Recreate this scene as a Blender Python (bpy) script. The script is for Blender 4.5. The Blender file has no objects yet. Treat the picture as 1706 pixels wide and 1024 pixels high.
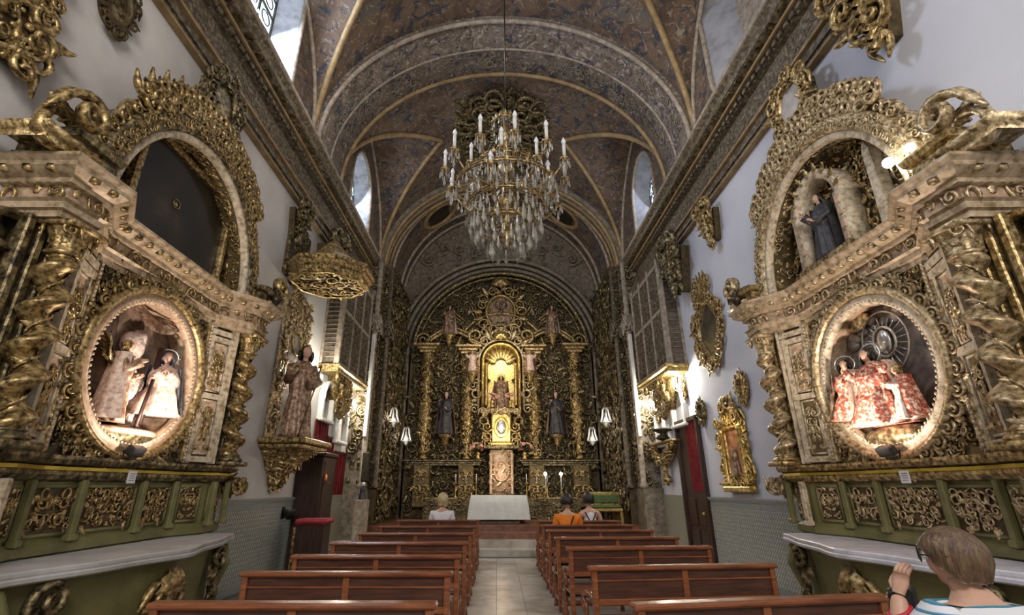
import bpy, math, random
import numpy as np
from mathutils import Vector, Matrix
C = bpy.context.scene.collection
sc = bpy.context.scene
R = math.radians
pi = math.pi
rng = random.Random(7)
sin, cos = math.sin, math.cos

# ------------------------------------------------------------------ camera
# nave axis is +Y, X to the right, the photographer stands near the origin
cam = bpy.data.cameras.new('camera'); cam_o = bpy.data.objects.new('camera', cam); C.objects.link(cam_o)
cam.sensor_width = 36.0
cam.lens = 800 / 1706 * 36.0
cam.shift_x = 25 / 1706
cam_o.location = (0, 0, 1.6)
cam_o.rotation_euler = (pi / 2 + math.atan(298 / 800), 0, 0)
cam.clip_start = 0.05
sc.camera = cam_o
vs = sc.view_settings
vs.view_transform = 'Standard'; vs.look = 'None'; vs.gamma = 1; vs.use_curve_mapping = False
vs.exposure = 0.0
sc.cycles.use_denoising = True
sc.cycles.max_bounces = 6; sc.cycles.diffuse_bounces = 3; sc.cycles.glossy_bounces = 3
sc.cycles.transmission_bounces = 4; sc.cycles.transparent_max_bounces = 6
sc.cycles.sample_clamp_indirect = 4.0; sc.cycles.caustics_reflective = False; sc.cycles.caustics_refractive = False

XR, XL, XC, AH = 4.5, -4.2, 0.15, 4.1      # wall planes, nave axis, half span of the vault
ZS, RISE = 8.5, 3.6                        # springing height and rise of the vault

# ------------------------------------------------------------------ world (overcast daylight outside the windows)
w = bpy.data.worlds.new('daylight'); sc.world = w; w.use_nodes = True
bgn = w.node_tree.nodes['Background']; bgn.inputs[0].default_value = (0.62, 0.74, 1.0, 1); bgn.inputs[1].default_value = 3.0

def light(kind, name, loc, power, col=(1, 1, 1), size=0.2, target=None, size_y=None, spot=None, blend=0.6):
    l = bpy.data.lights.new(name, kind); o = bpy.data.objects.new(name, l); C.objects.link(o)
    o.location = loc; l.energy = power; l.color = col
    if kind == 'AREA':
        l.size = size
        if size_y: l.shape = 'RECTANGLE'; l.size_y = size_y
    else:
        l.shadow_soft_size = size
    if kind == 'SPOT': l.spot_size = R(spot or 80); l.spot_blend = blend
    if target is not None:
        o.rotation_euler = (Vector(target) - Vector(loc)).to_track_quat('-Z', 'Y').to_euler()
    return o
WARM = (1.0, 0.80, 0.56); NEUT = (1.0, 0.93, 0.84); COOL = (0.72, 0.80, 1.0)
# unseen fill added behind the photographer; daylight at the vault windows
light('AREA', 'west_fill', (0.3, -4.6, 7.0), 620, (1.0, 0.95, 0.90), 4.2, (0.6, 6.0, 2.6), 3.6)
light('AREA', 'left_window_daylight', (-4.30, 5.9, 10.0), 330, COOL, 1.7, (4.4, 5.4, 3.4), 1.7)
light('AREA', 'left_far_window_daylight', (-4.30, 11.95, 9.7), 60, COOL, 1.5, (4.4, 12.0, 5.0), 1.3)
light('AREA', 'right_far_window_daylight', (4.58, 11.95, 9.7), 30, COOL, 1.5, (-4.4, 12.0, 5.0), 1.3)
# floating fill lights added near the cornices to brighten the vault
for k, (x, y, z, p) in enumerate(((3.3, 1.5, 8.9, 55), (-3.0, 1.5, 8.9, 55), (2.9, 7.4, 8.9, 26), (-2.6, 7.4, 8.9, 26), (2.9, 12.2, 8.9, 22), (-2.6, 12.2, 8.9, 22))):
    light('POINT', 'vault_fill', (x, y, z), p, NEUT, 0.5)
# floods of the two side altars, standing on their ledges
light('SPOT', 'altar_flood_right', (3.66, 5.25, 1.95), 150, (1.0, 0.84, 0.72), 0.05, (4.30, 5.32, 3.1), spot=140, blend=0.9)
light('SPOT', 'altar_flood_left', (-3.36, 5.25, 1.95), 150, (1.0, 0.84, 0.72), 0.05, (-4.0, 5.32, 3.1), spot=140, blend=0.9)
# high altar
light('SPOT', 'high_altar_spot', (0.15, 13.2, 7.6), 300, (1.0, 0.88, 0.68), 0.15, (0.15, 18.0, 4.8), spot=75, blend=0.9)
light('POINT', 'niche_lamp', (0.13, 17.1, 5.9), 6, (1.0, 0.78, 0.36), 0.12)
light('POINT', 'throne_lamp', (0.13, 16.9, 3.4), 10, (1.0, 0.80, 0.45), 0.1)
light('POINT', 'tabernacle_lamp', (0.1, 16.6, 2.0), 12, (1.0, 0.76, 0.58), 0.08)
light('POINT', 'sanctuary_lamp', (0.15, 15.0, 3.6), 70, WARM, 0.25)

# ------------------------------------------------------------------ materials
def mat(name): 
    m = bpy.data.materials.new(name); m.use_nodes = True
    nt = m.node_tree; b = nt.nodes['Principled BSDF']; return m, nt, b
def ramp(nt, stops, interp='LINEAR'):
    r = nt.nodes.new('ShaderNodeValToRGB'); cr = r.color_ramp; cr.interpolation = interp
    while len(cr.elements) < len(stops): cr.elements.new(0.5)
    for e, (p, c) in zip(cr.elements, stops): e.position = p; e.color = (*c, 1)
    return r
def coords(nt, scale=(1, 1, 1), kind='Object'):
    tc = nt.nodes.new('ShaderNodeTexCoord'); mp = nt.nodes.new('ShaderNodeMapping')
    mp.inputs['Scale'].default_value = scale; nt.links.new(tc.outputs[kind], mp.inputs[0]); return mp
def noise(nt, vec, scale, detail=4, rough=0.6, dist=0):
    n = nt.nodes.new('ShaderNodeTexNoise'); n.inputs['Scale'].default_value = scale
    n.inputs['Detail'].default_value = detail; n.inputs['Roughness'].default_value = rough
    n.inputs['Distortion'].default_value = dist
    nt.links.new(vec.outputs[0], n.inputs['Vector']); return n
def bump(nt, b, src, strength=0.3, dist=0.02):
    bp = nt.nodes.new('ShaderNodeBump'); bp.inputs['Strength'].default_value = strength; bp.inputs['Distance'].default_value = dist
    nt.links.new(src, bp.inputs['Height']); nt.links.new(bp.outputs[0], b.inputs['Normal'])
def worldpos(nt, scale=(1, 1, 1)):
    g = nt.nodes.new('ShaderNodeNewGeometry'); mp = nt.nodes.new('ShaderNodeMapping'); mp.inputs['Scale'].default_value = scale; nt.links.new(g.outputs['Position'], mp.inputs[0]); return mp
def mixc(nt, fac, a, bcol, mode='MIX'):
    m = nt.nodes.new('ShaderNodeMix'); m.data_type = 'RGBA'; m.blend_type = mode
    for s, v in ((m.inputs[0], fac), (m.inputs[6], a), (m.inputs[7], bcol)):
        if hasattr(v, 'is_linked'): nt.links.new(v, s)
        elif isinstance(v, tuple): s.default_value = (*v, 1)
        else: s.default_value = v
    return m.outputs[2]
def noisy(name, stops, scale=6, detail=5, rough=0.6, metal=0.0, bumps=0.25, bscale=40, bdist=0.01, aniso=(1, 1, 1), nrough=0.6, dist=0, coat=0, world=False):
    m, nt, b = mat(name); mp = worldpos(nt, aniso) if world else coords(nt, aniso); n = noise(nt, mp, scale, detail, nrough, dist)
    r = ramp(nt, stops); nt.links.new(n.outputs[0], r.inputs[0]); nt.links.new(r.outputs[0], b.inputs['Base Color'])
    b.inputs['Roughness'].default_value = rough; b.inputs['Metallic'].default_value = metal
    if coat: b.inputs['Coat Weight'].default_value = coat; b.inputs['Coat Roughness'].default_value = 0.2
    if bumps:
        n2 = noise(nt, mp, bscale, 3); bump(nt, b, n2.outputs[0], bumps, bdist)
    return m
def emis(name, col, s, base=(1, 1, 1)):
    m, nt, b = mat(name); b.inputs['Base Color'].default_value = (*base, 1)
    b.inputs['Emission Color'].default_value = (*col, 1); b.inputs['Emission Strength'].default_value = s; return m
M = {}
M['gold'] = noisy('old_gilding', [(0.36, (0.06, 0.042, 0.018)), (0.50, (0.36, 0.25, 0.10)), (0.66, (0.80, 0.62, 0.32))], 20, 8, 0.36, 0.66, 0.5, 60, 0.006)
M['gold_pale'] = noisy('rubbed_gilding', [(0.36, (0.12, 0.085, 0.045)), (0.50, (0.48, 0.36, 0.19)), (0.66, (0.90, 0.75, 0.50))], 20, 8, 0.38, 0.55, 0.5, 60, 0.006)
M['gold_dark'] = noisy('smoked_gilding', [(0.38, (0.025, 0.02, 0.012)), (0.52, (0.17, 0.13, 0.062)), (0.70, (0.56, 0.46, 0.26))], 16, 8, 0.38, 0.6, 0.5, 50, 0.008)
M['gold_bright'] = noisy('bright_gilding', [(0.36, (0.30, 0.19, 0.05)), (0.6, (0.85, 0.63, 0.24))], 18, 5, 0.28, 0.8, 0.3, 60, 0.005)
M['ground_dark'] = noisy('dark_gilded_ground', [(0.3, (0.03, 0.02, 0.008)), (0.7, (0.15, 0.10, 0.04))], 11, 5, 0.55, 0.3)
M['ground_olive'] = noisy('olive_gilded_ground', [(0.3, (0.07, 0.052, 0.02)), (0.7, (0.24, 0.175, 0.075))], 9, 5, 0.5, 0.35)
M['cream'] = noisy('worn_cream_paint', [(0.34, (0.26, 0.20, 0.12)), (0.48, (0.56, 0.46, 0.32)), (0.7, (0.78, 0.69, 0.54))], 15, 6, 0.5, 0.05)
M['pink'] = noisy('pinkish_marbling', [(0.3, (0.30, 0.19, 0.115)), (0.5, (0.52, 0.36, 0.235)), (0.75, (0.72, 0.56, 0.41))], 16, 6, 0.45, 0.1)
M['olive'] = noisy('olive_green_paint', [(0.3, (0.115, 0.105, 0.035)), (0.6, (0.20, 0.185, 0.075)), (0.85, (0.30, 0.27, 0.13))], 3, 6, 0.5, 0.0, 0.2)
M['marble'] = noisy('white_marble', [(0.35, (0.50, 0.50, 0.56)), (0.5, (0.72, 0.72, 0.80)), (0.8, (0.80, 0.80, 0.88))], 2.2, 8, 0.35, 0, 0.1, 30, 0.004, dist=1.2)
M['cloth_grey'] = noisy('grey_slab_cloth', [(0.35, (0.40, 0.38, 0.37)), (0.7, (0.56, 0.54, 0.53))], 3, 6, 0.8, 0, 0.3, 25)
M['plaster_l'] = noisy('aged_plaster', [(0.3, (0.58, 0.55, 0.52)), (0.6, (0.72, 0.69, 0.66)), (0.85, (0.78, 0.75, 0.72))], 0.9, 7, 0.85, 0, 0.25, 7, 0.02)
M['plaster_r'] = noisy('whitewashed_plaster', [(0.3, (0.66, 0.67, 0.74)), (0.7, (0.75, 0.76, 0.84))], 0.8, 7, 0.85, 0, 0.2, 7, 0.02)
M['white'] = noisy('white_paint', [(0.3, (0.70, 0.69, 0.66)), (0.7, (0.84, 0.83, 0.80))], 3, 4, 0.7, 0, 0.1)
M['stone'] = noisy('brown_grey_stucco', [(0.3, (0.10, 0.078, 0.055)), (0.52, (0.22, 0.18, 0.135)), (0.8, (0.40, 0.34, 0.27))], 7, 7, 0.7, 0.05, 0.5, 30, 0.015)
M['stone_pale'] = noisy('worn_stucco_moulding', [(0.3, (0.20, 0.16, 0.12)), (0.52, (0.36, 0.30, 0.235)), (0.8, (0.58, 0.52, 0.44))], 9, 7, 0.7, 0.05, 0.5, 30, 0.01)
M['rib'] = noisy('ochre_rib_paint', [(0.3, (0.20, 0.135, 0.06)), (0.55, (0.36, 0.25, 0.115)), (0.8, (0.48, 0.36, 0.19))], 5, 6, 0.6, 0.1, 0.3)
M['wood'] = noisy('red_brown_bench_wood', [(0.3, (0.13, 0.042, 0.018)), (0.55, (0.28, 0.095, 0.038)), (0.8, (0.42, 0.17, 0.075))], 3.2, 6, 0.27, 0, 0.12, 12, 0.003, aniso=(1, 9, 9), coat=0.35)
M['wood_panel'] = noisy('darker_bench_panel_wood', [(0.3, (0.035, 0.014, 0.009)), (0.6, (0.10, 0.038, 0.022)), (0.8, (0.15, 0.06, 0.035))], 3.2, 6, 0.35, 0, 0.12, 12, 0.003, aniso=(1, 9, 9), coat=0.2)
M['dark_wood'] = noisy('dark_walnut', [(0.3, (0.018, 0.008, 0.005)), (0.7, (0.065, 0.028, 0.018))], 4, 5, 0.4, 0, 0.2, aniso=(6, 6, 1))
M['red'] = noisy('red_damask', [(0.35, (0.22, 0.012, 0.018)), (0.65, (0.42, 0.03, 0.045))], 9, 3, 0.7, 0, 0.3, 14)
M['black'] = noisy('black_metal', [(0.3, (0.012, 0.012, 0.012)), (0.7, (0.035, 0.033, 0.03))], 8, 3, 0.45, 0.3, 0.1)
M['iron'] = noisy('dark_bronze', [(0.3, (0.03, 0.025, 0.018)), (0.7, (0.10, 0.08, 0.05))], 14, 3, 0.4, 0.7, 0.1)
M['brass'] = noisy('brass_strip', [(0.3, (0.42, 0.30, 0.03)), (0.7, (0.75, 0.58, 0.10))], 4, 3, 0.3, 0.75, 0.05)
M['silver'] = noisy('silver', [(0.3, (0.55, 0.54, 0.52)), (0.7, (0.82, 0.81, 0.78))], 14, 3, 0.25, 0.85, 0.1)
M['canvas'] = noisy('darkened_canvas', [(0.40, (0.010, 0.008, 0.006)), (0.62, (0.030, 0.022, 0.014)), (0.8, (0.10, 0.06, 0.028))], 1.8, 6, 0.42, 0, 0.15, 60, 0.002)
M['step_red'] = noisy('red_marble_step', [(0.3, (0.12, 0.045, 0.025)), (0.7, (0.28, 0.13, 0.08))], 6, 6, 0.35, 0, 0.1)
M['skin'] = noisy('skin', [(0.3, (0.50, 0.28, 0.19)), (0.7, (0.66, 0.41, 0.29))], 7, 3, 0.5, 0, 0.1, 90, 0.001)
M['hair_brown'] = noisy('light_brown_hair', [(0.3, (0.04, 0.022, 0.011)), (0.52, (0.125, 0.075, 0.040)), (0.75, (0.26, 0.17, 0.10))], 5, 5, 0.42, 0, 0.9, 9, 0.012, aniso=(9, 9, 1.2))
M['hair_black'] = noisy('black_hair', [(0.3, (0.008, 0.007, 0.006)), (0.7, (0.03, 0.024, 0.02))], 9, 5, 0.4, 0, 0.5, 20, 0.01)
M['hair_blond'] = noisy('blond_hair', [(0.3, (0.35, 0.26, 0.13)), (0.7, (0.66, 0.54, 0.33))], 9, 5, 0.5, 0, 0.5, 20, 0.01)
M['orange'] = noisy('orange_cotton', [(0.3, (0.72, 0.16, 0.008)), (0.7, (0.92, 0.27, 0.02))], 5, 4, 0.8, 0, 0.2)
M['denim'] = noisy('blue_trousers', [(0.3, (0.03, 0.045, 0.09)), (0.7, (0.07, 0.09, 0.16))], 9, 4, 0.8, 0, 0.2)
M['cotton'] = noisy('white_cotton', [(0.3, (0.62, 0.62, 0.66)), (0.7, (0.80, 0.80, 0.84))], 6, 4, 0.85, 0, 0.2)
M['linen'] = noisy('altar_linen', [(0.3, (0.62, 0.64, 0.62)), (0.7, (0.74, 0.76, 0.73))], 6, 4, 0.85, 0, 0.2, 30)
M['redband'] = noisy('red_rubber', [(0.3, (0.40, 0.01, 0.03)), (0.7, (0.55, 0.02, 0.05))], 6, 2, 0.5, 0, 0.0)
M['wax'] = noisy('candle_wax', [(0.3, (0.72, 0.70, 0.64)), (0.7, (0.86, 0.84, 0.80))], 6, 2, 0.5, 0, 0.0)
M['bulb'] = emis('small_bulb', (1.0, 0.93, 0.82), 9)
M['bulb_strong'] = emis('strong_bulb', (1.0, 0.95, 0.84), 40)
M['bulb_dim'] = noisy('unlit_flame_bulb', [(0.3, (0.80, 0.80, 0.82)), (0.7, (0.92, 0.92, 0.94))], 9, 2, 0.2, 0, 0)
M['pane'] = emis('daylit_window_pane', (0.60, 0.80, 1.0), 2.6, (0.7, 0.8, 0.9))
M['pink_flower'] = noisy('pink_petals', [(0.3, (0.62, 0.25, 0.20)), (0.7, (0.90, 0.55, 0.45))], 20, 2, 0.7, 0, 0)
M['leaf'] = noisy('flower_leaves', [(0.3, (0.03, 0.06, 0.015)), (0.7, (0.09, 0.14, 0.04))], 20, 2, 0.6, 0, 0)
M['paper'] = noisy('white_card', [(0.3, (0.72, 0.72, 0.76)), (0.7, (0.80, 0.80, 0.84))], 6, 2, 0.7, 0, 0.0)
M['ink'] = noisy('ink', [(0.3, (0.03, 0.03, 0.05)), (0.7, (0.05, 0.05, 0.07))], 6, 2, 0.7, 0, 0.0)
M['robe_blue'] = noisy('blue_gilt_robe', [(0.35, (0.10, 0.10, 0.14)), (0.55, (0.24, 0.22, 0.24)), (0.75, (0.60, 0.50, 0.36))], 22, 5, 0.5, 0.2)
M['robe_red'] = noisy('red_estofado_robe', [(0.38, (0.26, 0.05, 0.03)), (0.50, (0.52, 0.16, 0.10)), (0.60, (0.84, 0.68, 0.52))], 26, 5, 0.5, 0.1)
M['robe_cream'] = noisy('cream_estofado_robe', [(0.3, (0.36, 0.20, 0.14)), (0.48, (0.72, 0.52, 0.42)), (0.72, (0.90, 0.80, 0.68))], 24, 5, 0.5, 0.1)
M['robe_dark'] = noisy('dark_habit', [(0.35, (0.02, 0.02, 0.025)), (0.6, (0.055, 0.05, 0.055)), (0.8, (0.16, 0.13, 0.10))], 9, 4, 0.5, 0.1)
M['robe_brown'] = noisy('brown_gilt_robe', [(0.35, (0.10, 0.05, 0.03)), (0.5, (0.30, 0.18, 0.11)), (0.72, (0.66, 0.50, 0.34))], 16, 5, 0.45, 0.25)
M['rock'] = noisy('painted_rock', [(0.3, (0.35, 0.24, 0.19)), (0.5, (0.62, 0.47, 0.40)), (0.75, (0.84, 0.72, 0.64))], 14, 6, 0.6, 0.05, 0.9, 22, 0.03)
M['grey_sky'] = noisy('painted_grey_clouds', [(0.3, (0.08, 0.07, 0.065)), (0.5, (0.22, 0.19, 0.17)), (0.75, (0.50, 0.44, 0.40))], 2.6, 4, 0.45, 0.15, 0.2, dist=1.8)
M['brown_sky'] = noisy('painted_brown_backdrop', [(0.3, (0.07, 0.05, 0.035)), (0.5, (0.20, 0.14, 0.10)), (0.75, (0.48, 0.34, 0.27))], 3.2, 5, 0.5, 0.2, 0.4, dist=1.5)
M['glass'] = None
m, nt, b = mat('clear_crystal'); b.inputs['Base Color'].default_value = (0.66, 0.63, 0.55, 1); b.inputs['Roughness'].default_value = 0.10
b.inputs['Metallic'].default_value = 0.15; b.inputs['Transmission Weight'].default_value = 0.45; b.inputs['IOR'].default_value = 1.5; M['crystal'] = m
m, nt, b = mat('clear_glass'); b.inputs['Roughness'].default_value = 0.02; b.inputs['Transmission Weight'].default_value = 1.0; b.inputs['IOR'].default_value = 1.1; M['glass'] = m

# painted vault: brown ground with scrolly foliage, grey and ochre fields
def fresco(name, base, fleck, s=1.0, fl=0.60):
    m, nt, b = mat(name); mp = coords(nt)
    n1 = noise(nt, mp, 0.9 * s, 6, 0.65, 1.0); r1 = ramp(nt, base); nt.links.new(n1.outputs[0], r1.inputs[0])
    n2 = noise(nt, mp, 2.6 * s, 7, 0.72, 3.0); r2 = ramp(nt, [(fl - 0.02, (0, 0, 0)), (fl + 0.09, (1, 1, 1))]); nt.links.new(n2.outputs[0], r2.inputs[0])
    n3 = noise(nt, mp, 1.7 * s, 5, 0.65, 2.0); r3 = ramp(nt, [(0.52, (0, 0, 0)), (0.60, (1, 1, 1))]); nt.links.new(n3.outputs[0], r3.inputs[0])
    c1 = mixc(nt, r3.outputs[0], r1.outputs[0], (0.035, 0.04, 0.055))
    f = nt.nodes.new('ShaderNodeMath'); f.operation = 'MULTIPLY'; nt.links.new(r2.outputs[0], f.inputs[0]); f.inputs[1].default_value = 0.7
    c2 = mixc(nt, f.outputs[0], c1, fleck)
    nt.links.new(c2, b.inputs['Base Color']); b.inputs['Roughness'].default_value = 0.8
    n4 = noise(nt, mp, 18, 4); bump(nt, b, n4.outputs[0], 0.5, 0.02); return m
M['fresco'] = fresco('painted_vault', [(0.28, (0.045, 0.03, 0.022)), (0.42, (0.10, 0.064, 0.042)), (0.54, (0.155, 0.102, 0.064)), (0.66, (0.11, 0.098, 0.085))], (0.42, 0.35, 0.28), 1.3, 0.565)
M['fresco_arch'] = fresco('painted_arch_band', [(0.28, (0.075, 0.058, 0.046)), (0.45, (0.14, 0.105, 0.08)), (0.6, (0.19, 0.15, 0.12)), (0.75, (0.17, 0.155, 0.16))], (0.55, 0.49, 0.43), 1.5, 0.54)
# azulejo dado: small diagonal lattice in green grey and cream
def azulejo(name, a, c, sc_=34, cream=(0.42, 0.43, 0.38)):
    m, nt, b = mat(name); mp = coords(nt, (1, 1, 1))
    sx = nt.nodes.new('ShaderNodeSeparateXYZ'); nt.links.new(mp.outputs[0], sx.inputs[0])
    def wave(sgn):
        ad = nt.nodes.new('ShaderNodeMath'); ad.operation = 'ADD' if sgn > 0 else 'SUBTRACT'
        nt.links.new(sx.outputs[1], ad.inputs[0]); nt.links.new(sx.outputs[2], ad.inputs[1])
        mu = nt.nodes.new('ShaderNodeMath'); mu.operation = 'MULTIPLY'; mu.inputs[1].default_value = sc_ * 2; nt.links.new(ad.outputs[0], mu.inputs[0])
        si = nt.nodes.new('ShaderNodeMath'); si.operation = 'SINE'; nt.links.new(mu.outputs[0], si.inputs[0]); return si
    w1, w2 = wave(1), wave(-1)
    mu = nt.nodes.new('ShaderNodeMath'); mu.operation = 'MULTIPLY'; nt.links.new(w1.outputs[0], mu.inputs[0]); nt.links.new(w2.outputs[0], mu.inputs[1])
    mr = nt.nodes.new('ShaderNodeMapRange'); mr.inputs[1].default_value = -1; mr.inputs[2].default_value = 1; nt.links.new(mu.outputs[0], mr.inputs[0])
    r = ramp(nt, [(0.20, cream), (0.30, a), (0.42, c), (0.52, a), (0.62, cream), (0.85, cream)]); nt.links.new(mr.outputs[0], r.inputs[0])
    n = noise(nt, mp, 16, 6); rn = ramp(nt, [(0.50, (0, 0, 0)), (0.66, (0.6, 0.6, 0.6))]); nt.links.new(n.outputs[0], rn.inputs[0]); col = mixc(nt, rn.outputs[0], r.outputs[0], a)
    nt.links.new(col, b.inputs['Base Color']); b.inputs['Roughness'].default_value = 0.32; return m
M['azulejo'] = azulejo('green_grey_glazed_tile', (0.20, 0.235, 0.22), (0.035, 0.06, 0.06), 22, (0.55, 0.55, 0.48))
M['azulejo_band'] = azulejo('blue_grey_border_tile', (0.20, 0.24, 0.25), (0.10, 0.15, 0.17), 60)
M['azulejo_ochre'] = azulejo('ochre_glazed_tile', (0.26, 0.21, 0.10), (0.11, 0.13, 0.09), 24)
M['floor_a'] = noisy('warm_grey_marble', [(0.36, (0.22, 0.19, 0.15)), (0.5, (0.41, 0.37, 0.31)), (0.68, (0.56, 0.52, 0.45))], 1.6, 7, 0.3, 0, 0.06, 20, 0.003, dist=0.8, world=True)
M['floor_b'] = noisy('pale_marble', [(0.36, (0.27, 0.24, 0.19)), (0.5, (0.46, 0.42, 0.36)), (0.68, (0.60, 0.56, 0.49))], 1.6, 7, 0.3, 0, 0.06, 20, 0.003, dist=0.8, world=True)
M['gesso'] = noisy('tan_gilt_gesso', [(0.34, (0.24, 0.17, 0.09)), (0.5, (0.50, 0.38, 0.24)), (0.72, (0.72, 0.58, 0.42))], 12, 5, 0.45, 0.25, 0.3, 50, 0.005)
M['entab'] = noisy('smoky_brown_stucco', [(0.32, (0.045, 0.034, 0.022)), (0.50, (0.13, 0.10, 0.065)), (0.72, (0.36, 0.30, 0.21))], 14, 8, 0.6, 0.15, 0.5, 30, 0.01)
M['grout'] = noisy('floor_grout', [(0.3, (0.17, 0.155, 0.13)), (0.7, (0.24, 0.215, 0.18))], 6, 3, 0.8)
# striped shirt
m, nt, b = mat('striped_jersey'); mp = coords(nt); sx = nt.nodes.new('ShaderNodeSeparateXYZ'); n = noise(nt, mp, 3, 3)
nt.links.new(mp.outputs[0], sx.inputs[0])
ma = nt.nodes.new('ShaderNodeMath'); ma.operation = 'MULTIPLY_ADD'; nt.links.new(n.outputs[0], ma.inputs[0]); ma.inputs[1].default_value = 0.02; nt.links.new(sx.outputs[2], ma.inputs[2])
mm = nt.nodes.new('ShaderNodeMath'); mm.operation = 'MULTIPLY'; mm.inputs[1].default_value = 32.0; nt.links.new(ma.outputs[0], mm.inputs[0])
fr = nt.nodes.new('ShaderNodeMath'); fr.operation = 'FRACT'; nt.links.new(mm.outputs[0], fr.inputs[0])
rr = ramp(nt, [(0.0, (0.74, 0.75, 0.80)), (0.62, (0.74, 0.75, 0.80)), (0.66, (0.05, 0.22, 0.28)), (0.80, (0.05, 0.22, 0.28)), (0.83, (0.13, 0.30, 0.52)), (0.94, (0.13, 0.30, 0.52)), (0.97, (0.74, 0.75, 0.80))], 'CONSTANT')
nt.links.new(fr.outputs[0], rr.inputs[0]); nt.links.new(rr.outputs[0], b.inputs['Base Color']); b.inputs['Roughness'].default_value = 0.85; M['stripes'] = m

# ------------------------------------------------------------------ mesh accumulator
class MB:
    def __init__(s): s.v = []; s.q = []; s.t = []; s.n = 0
    def add(s, v, q=None, t=None):
        v = np.asarray(v, float).reshape(-1, 3)
        if q is not None and len(q): s.q.append(np.asarray(q, np.int64).reshape(-1, 4) + s.n)
        if t is not None and len(t): s.t.append(np.asarray(t, np.int64).reshape(-1, 3) + s.n)
        s.v.append(v); s.n += len(v); return s
    def box(s, c, d, rz=0.0, tap=1.0):
        x, y, z = d[0] / 2, d[1] / 2, d[2] / 2
        v = np.array([(-x, -y, -z), (x, -y, -z), (x, y, -z), (-x, y, -z), (-x * tap, -y * tap, z), (x * tap, -y * tap, z), (x * tap, y * tap, z), (-x * tap, y * tap, z)])
        if rz: v = v @ np.array([[cos(rz), sin(rz), 0], [-sin(rz), cos(rz), 0], [0, 0, 1]])
        return s.add(v + np.array(c), [(0, 3, 2, 1), (4, 5, 6, 7), (0, 1, 5, 4), (1, 2, 6, 5), (2, 3, 7, 6), (3, 0, 4, 7)])
    def bx(s, x0, x1, y0, y1, z0, z1): return s.box(((x0 + x1) / 2, (y0 + y1) / 2, (z0 + z1) / 2), (abs(x1 - x0), abs(y1 - y0), abs(z1 - z0)))
    def bbox(s, x0, x1, y0, y1, z0, z1, b=0.01):
        # box with chamfered edges (24 corner points)
        X, Y, Z = (x0, x1), (y0, y1), (z0, z1)
        c = np.array([(x0 + x1) / 2, (y0 + y1) / 2, (z0 + z1) / 2]); h = np.array([(x1 - x0) / 2, (y1 - y0) / 2, (z1 - z0) / 2])
        b = min(b, *(h * 0.9)); V = []; idx = {}
        for sx in (-1, 1):
            for sy in (-1, 1):
                for sz in (-1, 1):
                    for a in range(3):
                        p = h - b; p[a] = h[a]; idx[(sx, sy, sz, a)] = len(V); V.append(c + p * np.array([sx, sy, sz]))
        Q = []; T = []
        for a in range(3):
            o1, o2 = (a + 1) % 3, (a + 2) % 3
            for sg in (-1, 1):
                f = []
                for u, v_ in ((-1, -1), (1, -1), (1, 1), (-1, 1)):
                    k = [0, 0, 0]; k[a] = sg; k[o1] = u; k[o2] = v_; f.append(idx[(*k, a)])
                Q.append(f if sg > 0 else f[::-1])
            for u in (-1, 1):
                for v_ in (-1, 1):     # edge along a
                    k0 = [0, 0, 0]; k1 = [0, 0, 0]; k0[a] = -1; k1[a] = 1
                    for k in (k0, k1): k[o1] = u; k[o2] = v_
                    f = [idx[(*k0, o1)], idx[(*k1, o1)], idx[(*k1, o2)], idx[(*k0, o2)]]
                    Q.append(f if u * v_ < 0 else f[::-1])
        for sx in (-1, 1):
            for sy in (-1, 1):
                for sz in (-1, 1):
                    f = [idx[(sx, sy, sz, a)] for a in range(3)]; T.append(f if sx * sy * sz > 0 else f[::-1])
        return s.add(V, Q, T)
    def grid(s, P, closed_u=False, closed_v=False, flip=False):
        P = np.asarray(P, float); a, b = P.shape[:2]
        I = np.arange(a * b).reshape(a, b)
        if closed_u: I = np.vstack([I, I[:1]])
        if closed_v: I = np.hstack([I, I[:, :1]])
        q = np.stack([I[:-1, :-1], I[1:, :-1], I[1:, 1:], I[:-1, 1:]], -1).reshape(-1, 4)
        if flip: q = q[:, ::-1]
        return s.add(P.reshape(-1, 3), q)
    def tube(s, pts, r, n=6, closed=False, caps=True):
        pts = np.asarray(pts, float); m = len(pts); r = np.broadcast_to(np.asarray(r, float), (m,))
        if closed: d = np.roll(pts, -1, 0) - np.roll(pts, 1, 0)
        else:
            d = np.gradient(pts, axis=0)
        d /= np.linalg.norm(d, axis=1)[:, None] + 1e-12
        ref = np.array([0, 0, 1.0]) if abs(d[0][2]) < 0.9 else np.array([1.0, 0, 0])
        u = np.cross(ref, d[0]); u /= np.linalg.norm(u); U = []
        for k in range(m):
            u = u - d[k] * u.dot(d[k]); u /= np.linalg.norm(u) + 1e-12; U.append(u)
        U = np.array(U); W = np.cross(d, U); a = np.arange(n) * 2 * pi / n
        P = pts[:, None] + r[:, None, None] * (np.cos(a)[None, :, None] * U[:, None] + np.sin(a)[None, :, None] * W[:, None])
        b0 = s.n; s.grid(P, closed_u=closed, closed_v=True, flip=True)
        if caps and not closed:
            c0 = s.n; s.add([pts[0], pts[-1]]); k = np.arange(n); k1 = (k + 1) % n
            s.t.append(np.stack([np.full(n, c0), b0 + k1, b0 + k], -1)); e = b0 + (m - 1) * n
            s.t.append(np.stack([np.full(n, c0 + 1), e + k, e + k1], -1))
        return s
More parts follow.
